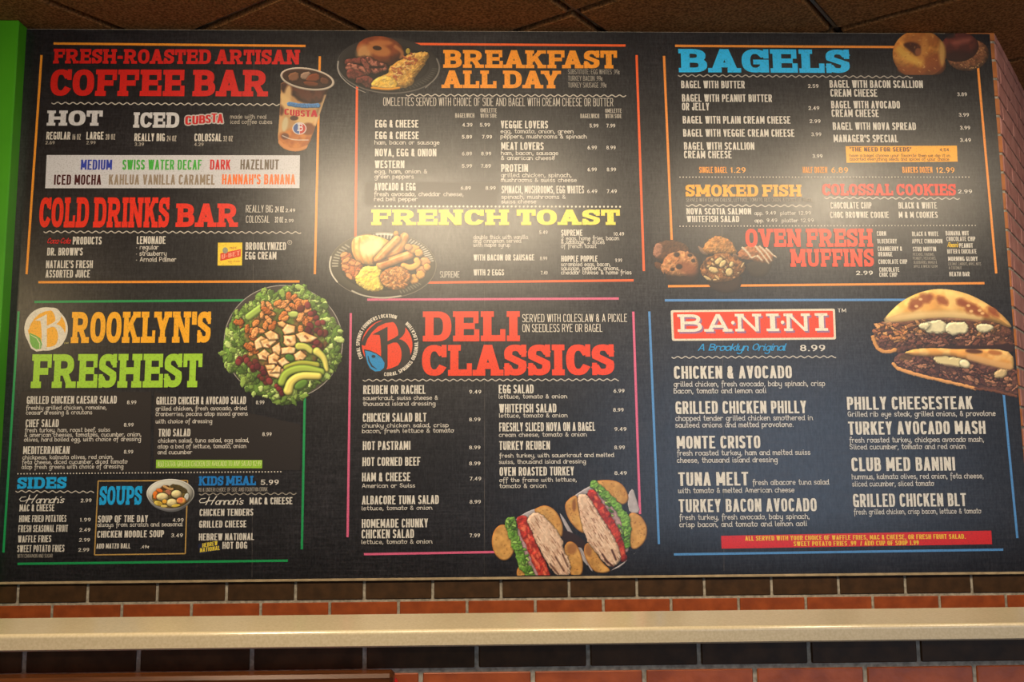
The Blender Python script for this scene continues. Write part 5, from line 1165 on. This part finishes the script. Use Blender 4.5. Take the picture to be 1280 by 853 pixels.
for q in ([(900,180),(960,240),(980,280),(1020,260)], [(1020,170),(1080,240),(1140,325)], [(1060,170),(1120,230),(1165,300)], [(1120,190),(1180,250),(1210,270)], [(1040,260),(1080,300)]): p.put(p.tube(q, 12, 7), (232, 208, 178), 10, soft=8, rag=4)
cup([(555,440),(900,420),(890,545),(830,590),(740,605),(640,575),(590,530)], (58, 38, 28))
p.put(p.poly([(510,390),(540,300),(620,250),(720,225),(830,260),(930,320),(930,380),(880,440),(760,495),(600,495),(540,460)], 2), (150, 96, 52), 70, rag=14, cell=30, col2=(178, 116, 62), tex=.3, bump=.7, shadow=.4, sw=24)
for _ in range(46):
    x, y = p.rr.uniform(530, 910), p.rr.uniform(250, 480)
    if ((x-720)/195)**2+((y-365)/120)**2 < 1: p.put(p.ell(x, y, p.rr.uniform(14, 30), p.rr.uniform(7, 13), p.rr.uniform(0, 180)), p.rr.choice([(222, 186, 130), (190, 140, 86), (112, 66, 34), (96, 60, 36)]), 8, rag=4, shadow=.3, sw=10)
for x, y, a, b2, ro in ((685,305,40,28,-30), (635,385,46,26,20), (780,405,34,36,30), (800,335,26,18,-60), (580,460,40,14,30), (720,330,24,40,40)): p.put(p.ell(x, y, a, b2, ro), (230, 200, 140), 18, rag=5, cell=16, shadow=.5, sw=14, tex=.15)
p.build('muffin_photo', k, 'printed picture of five muffins in dark paper cups', gain=.86)

# deli sandwich halves
p = Print(611, 597, 815, 723, 2.1, (605, 590, 5.818), 23)
PAP = (172, 166, 172)
for q in ([(215,345),(330,280),(400,260),(380,320),(260,370)], [(540,290),(575,320),(640,430),(760,640),(800,735),(770,715),(700,570),(600,430)], [(620,200),(700,140),(810,80),(800,150),(680,190)], [(1050,150),(1085,115),(1110,200),(1142,300),(1060,310),(1040,220)], [(900,730),(1030,650),(1130,568),(1080,600),(1000,695),(930,718)], [(600,420),(700,560),(770,690),(740,680),(660,560),(580,450)]):
    p.put(p.poly(q, 1), PAP, 12, tex=.1, cell=40)
p.put(p.poly([(560,420),(640,440),(740,500),(740,560),(640,540),(570,500)], 1), (44, 26, 24))
BR, BE = (206, 158, 88), (166, 104, 44)
def bread(sd): 
    p.put(sd, BR, 14, col2=(188, 138, 70), cell=60, edge=BE, ew=14, tex=.14)
    d_in = sd > 16
    for _ in range(22):
        yy, xx = np.nonzero(d_in); j = p.r.randint(len(yy)); p.put(p.ell(p.X[yy[j], xx[j]], p.Y[yy[j], xx[j]], p.rr.uniform(3, 7), p.rr.uniform(2, 5), p.rr.uniform(0, 180)), (146, 92, 42), soft=4, alpha=.6)
bread(p.ell(142, 515, 86, 132, -4)); bread(p.ell(290, 735, 54, 64, 0))
bread(p.poly([(350,285),(400,250),(460,240),(530,285),(580,390),(572,480),(540,470),(470,380)], 2)); bread(p.poly([(575,560),(600,510),(650,505),(700,570),(728,680),(710,765),(620,765)], 2)); p.put(p.ell(640, 560, 36, 40, 20), (150, 96, 50), soft=20, alpha=.8)
p.put(p.tube([(260,430),(300,560),(350,680),(400,760)], 26), (186, 150, 158), 14, tex=.15)
p.put(p.tube([(190,360),(215,460),(250,590),(300,700),(340,750)], 36), (124, 172, 74), 20, rag=16, cell=26, col2=(96, 148, 52), tex=.2, bump=.7, shadow=.3)
for _ in range(26):
    t = p.rr.random(); p.put(p.ell(185+150*t+p.rr.uniform(-28, 28), 350+390*t, 16, 9, p.rr.uniform(0, 180)), p.rr.choice([(164, 204, 106), (108, 160, 62), (78, 128, 40)]), 8, rag=6, shadow=.3)
p.put(p.tube([(280,360),(330,480),(380,620),(450,760)], 44), (196, 66, 50), 26, rag=10, cell=34, col2=(160, 38, 30), tex=.2, bump=.5, shadow=.3)
for _ in range(30):
    t = p.rr.random(); p.put(p.ell(280+160*t+p.rr.uniform(-32, 32), 360+400*t, 8, 18, -20), p.rr.choice([(224, 104, 74), (146, 30, 26), (232, 126, 90)]), soft=5, alpha=.7)
def turkey(q, dx, dy):
    sd = p.poly(q, 1); p.put(sd, (222, 192, 168), 24, rag=9, cell=26, col2=(206, 172, 148), tex=.1, shadow=.35)
    yy, xx = np.nonzero(sd > 8)
    for _ in range(80):
        j = p.r.randint(len(yy)); x, y = p.X[yy[j], xx[j]], p.Y[yy[j], xx[j]]; f = p.rr.uniform(.3, 1)
        p.put(np.minimum(p.tube([(x, y), (x+dx*f, y+dy*f)], 3), sd), p.rr.choice([(166, 122, 98), (240, 218, 198), (128, 84, 66), (240, 216, 196)]), soft=4, alpha=.75)
turkey([(308,335),(378,282),(450,335),(520,420),(578,500),(575,560),(625,640),(630,765),(540,765),(470,690),(400,560),(340,420)], 26, 40)
for q in ([(480,670),(540,745)], [(520,620),(580,720)], [(570,600),(610,690)]): p.put(p.tube(q, 6), (84, 50, 40), soft=6, alpha=.8)
bread(p.poly([(580,240),(620,190),(680,160),(695,280),(720,380),(748,455),(690,440),(610,350)], 2)); p.put(p.ell(655, 245, 14, 44), (126, 74, 34), soft=14, alpha=.8)
bread(p.poly([(780,78),(850,55),(985,65),(1045,140),(1055,215),(1010,248),(960,215),(880,140)], 2)); bread(p.poly([(1040,308),(1095,292),(1160,335),(1198,430),(1165,530),(1080,582),(1050,500)], 2)); bread(p.poly([(718,560),(760,498),(805,560),(860,660),(932,720),(880,742),(800,735),(740,640)], 2)); p.put(p.ell(760, 570, 24, 44, -10), (142, 90, 48), soft=18, alpha=.8)
p.put(p.tube([(830,150),(930,290),(1000,430),(1020,560)], 34), (178, 146, 150), 14, tex=.15)
p.put(p.tube([(800,95),(890,175),(970,250),(1040,360),(1035,530)], 30), (124, 172, 74), 20, rag=14, cell=24, col2=(92, 144, 52), tex=.2, bump=.7, shadow=.35)
for _ in range(24):
    t = p.rr.random(); p.put(p.ell(800+235*t**.8+p.rr.uniform(-18, 18), 95+400*t, 15, 8, p.rr.uniform(0, 180)), p.rr.choice([(164, 204, 106), (108, 160, 62), (74, 122, 40)]), 8, rag=6, shadow=.3)
p.put(p.tube([(785,165),(870,300),(960,450),(1005,620)], 36), (196, 66, 50), 24, rag=9, cell=34, col2=(160, 40, 32), tex=.2, bump=.5, shadow=.3)
for _ in range(24):
    t = p.rr.random(); p.put(p.ell(785+215*t+p.rr.uniform(-26, 26), 170+430*t, 8, 16, -20), p.rr.choice([(224, 104, 74), (146, 30, 26)]), soft=5, alpha=.7)
turkey([(675,175),(700,155),(752,165),(830,300),(930,450),(985,560),(1000,630),(950,695),(890,690),(800,570),(735,480),(700,330)], 28, 42)
for q in ([(880,640),(940,690)], [(930,570),(960,640)], [(860,600),(900,660)]): p.put(p.tube(q, 7), (70, 34, 30), soft=6, alpha=.85)
foot = lambda X, Y: Y < 720.3-(X-610)*.0105
p.build('sandwich_photo', d_, 'printed picture of two halves of a turkey bagel sandwich', foot)

# pressed sandwich
p = Print(1084, 358, 1278, 501, 2.1, (1075, 355, 5.69), 29)
p.put(p.poly([(75,340),(130,278),(250,250),(600,230),(900,250),(1085,310),(1100,460),(900,462),(700,455),(520,455),(400,465),(240,505),(130,495)], 1), (122, 76, 52), 30, rag=14, cell=40, col2=(92, 54, 42), tex=.3, bump=.5)
def meat(x0, x1, f0, f1, n, cols):
    for _ in range(n):
        x = p.rr.uniform(x0, x1); y = p.rr.uniform(f0(x), f1(x))
        p.put(p.ell(x, y, p.rr.uniform(8, 40), p.rr.uniform(5, 16), p.rr.uniform(-50, 50)), p.rr.choice(cols), 9, rag=11, cell=12, shadow=.4, sw=10, tex=.2)
MT = [(150, 100, 78), (112, 66, 50), (86, 48, 40), (178, 124, 92), (130, 80, 62)]
meat(140, 1080, lambda x: 345, lambda x: 440, 150, MT)
meat(90, 330, lambda x: 290, lambda x: 400, 34, [(214, 158, 96), (196, 132, 74), (168, 104, 64)])
meat(330, 1000, lambda x: 275, lambda x: 345, 44, [(196, 140, 86), (160, 106, 66), (120, 82, 48)])
p.put(p.poly([(520,452),(700,440),(900,440),(1095,420),(1095,500),(900,480),(700,470)], 1), (52, 28, 26), soft=12)
p.put(p.tube([(90,380),(120,470),(200,490),(250,470)], 14), (206, 146, 80), 10, rag=6, shadow=.3)
for x, y, a, b2 in ((545,308,88,50), (685,315,86,50), (890,312,64,30), (450,300,40,28)): p.put(p.ell(x, y, a, b2), (226, 218, 178), 20, rag=14, cell=30, shadow=.3, sw=18, tex=.05)
p.put(p.poly([(170,250),(205,205),(260,150),(330,100),(430,55),(560,30),(720,52),(860,110),(1000,205),(1088,305),(1060,315),(960,270),(800,250),(600,235),(400,255),(260,275)], 2), (232, 168, 84), 70, col2=(244, 196, 116), cell=120, tex=.1, shadow=.3)
p.put(p.tube([(190,255),(400,225),(620,215),(850,235)], 26), (246, 214, 150), soft=30, alpha=.7)
for x, y, a, b2, ro in ((400,140,50,40,-20), (460,105,46,36,10), (375,170,30,20,0), (585,120,46,26,30), (720,130,40,26,20), (800,180,60,34,15), (770,150,70,20,20), (860,210,60,22,20), (940,190,40,24,30), (960,215,40,16,30), (500,90,24,18,0)):
    p.put(p.ell(x, y, a, b2, ro), (146, 70, 30), soft=26, alpha=.85, rag=10, cell=26)
for x, y in ((430,110),(400,160),(770,155),(850,190),(870,210),(790,195)): p.put(p.ell(x, y, 14, 10), (248, 206, 140), soft=8, alpha=.8)
p.put(p.poly([(225,560),(250,500),(400,470),(640,480),(800,510),(960,540),(1100,580),(1115,640),(1130,770),(1120,805),(900,765),(700,712),(450,662),(262,612)], 1), (104, 66, 54), 24, rag=12, cell=40, col2=(80, 48, 44), tex=.3, bump=.5)
meat(270, 1110, lambda x: 505+(x-270)*.14, lambda x: 600+(x-270)*.19, 170, MT)
p.put(p.tube([(235,570),(270,610),(450,660),(640,702),(820,745)], 13), (216, 156, 92), 12, rag=6, cell=20, shadow=.2)
p.put(p.tube([(820,745),(960,765),(1110,800)], 10), (110, 66, 44), 10, rag=8)
p.put(p.tube([(560,535),(640,558),(740,565)], 34), (220, 204, 152), 14, rag=16, cell=26, shadow=.3); p.put(p.ell(745, 570, 40, 28, 25), (238, 228, 186), 20, shadow=.3); p.put(p.ell(1000, 640, 50, 32, -20), (206, 180, 132), 20, rag=8, shadow=.3)
p.put(p.ell(620, 600, 90, 26, 5), (62, 36, 32), soft=16, alpha=.7); p.put(p.ell(330, 520, 60, 22, -10), (92, 66, 34), soft=12, alpha=.8)
p.put(p.poly([(300,490),(400,462),(560,455),(760,470),(960,460),(1085,495),(1100,600),(1060,608),(960,590),(820,545),(640,515),(500,515),(380,510)], 1), (226, 160, 80), 30, col2=(238, 190, 116), cell=80, rag=5, shadow=.3, tex=.1)
p.put(p.tube([(780,520),(920,560),(1060,590)], 24), (216, 168, 110), soft=18, alpha=.8); p.put(p.ell(810, 480, 60, 16, 4), (70, 34, 22), soft=14, alpha=.85); p.put(p.ell(960, 490, 50, 18, 6), (168, 92, 40), soft=16, alpha=.8)
edge_clip = lambda X, Y: X < 1264.5+(Y-400)*.082+2.0
p.build('hot_sandwich_photo', n_, 'printed picture of a browned pressed sandwich cut in two', edge_clip)
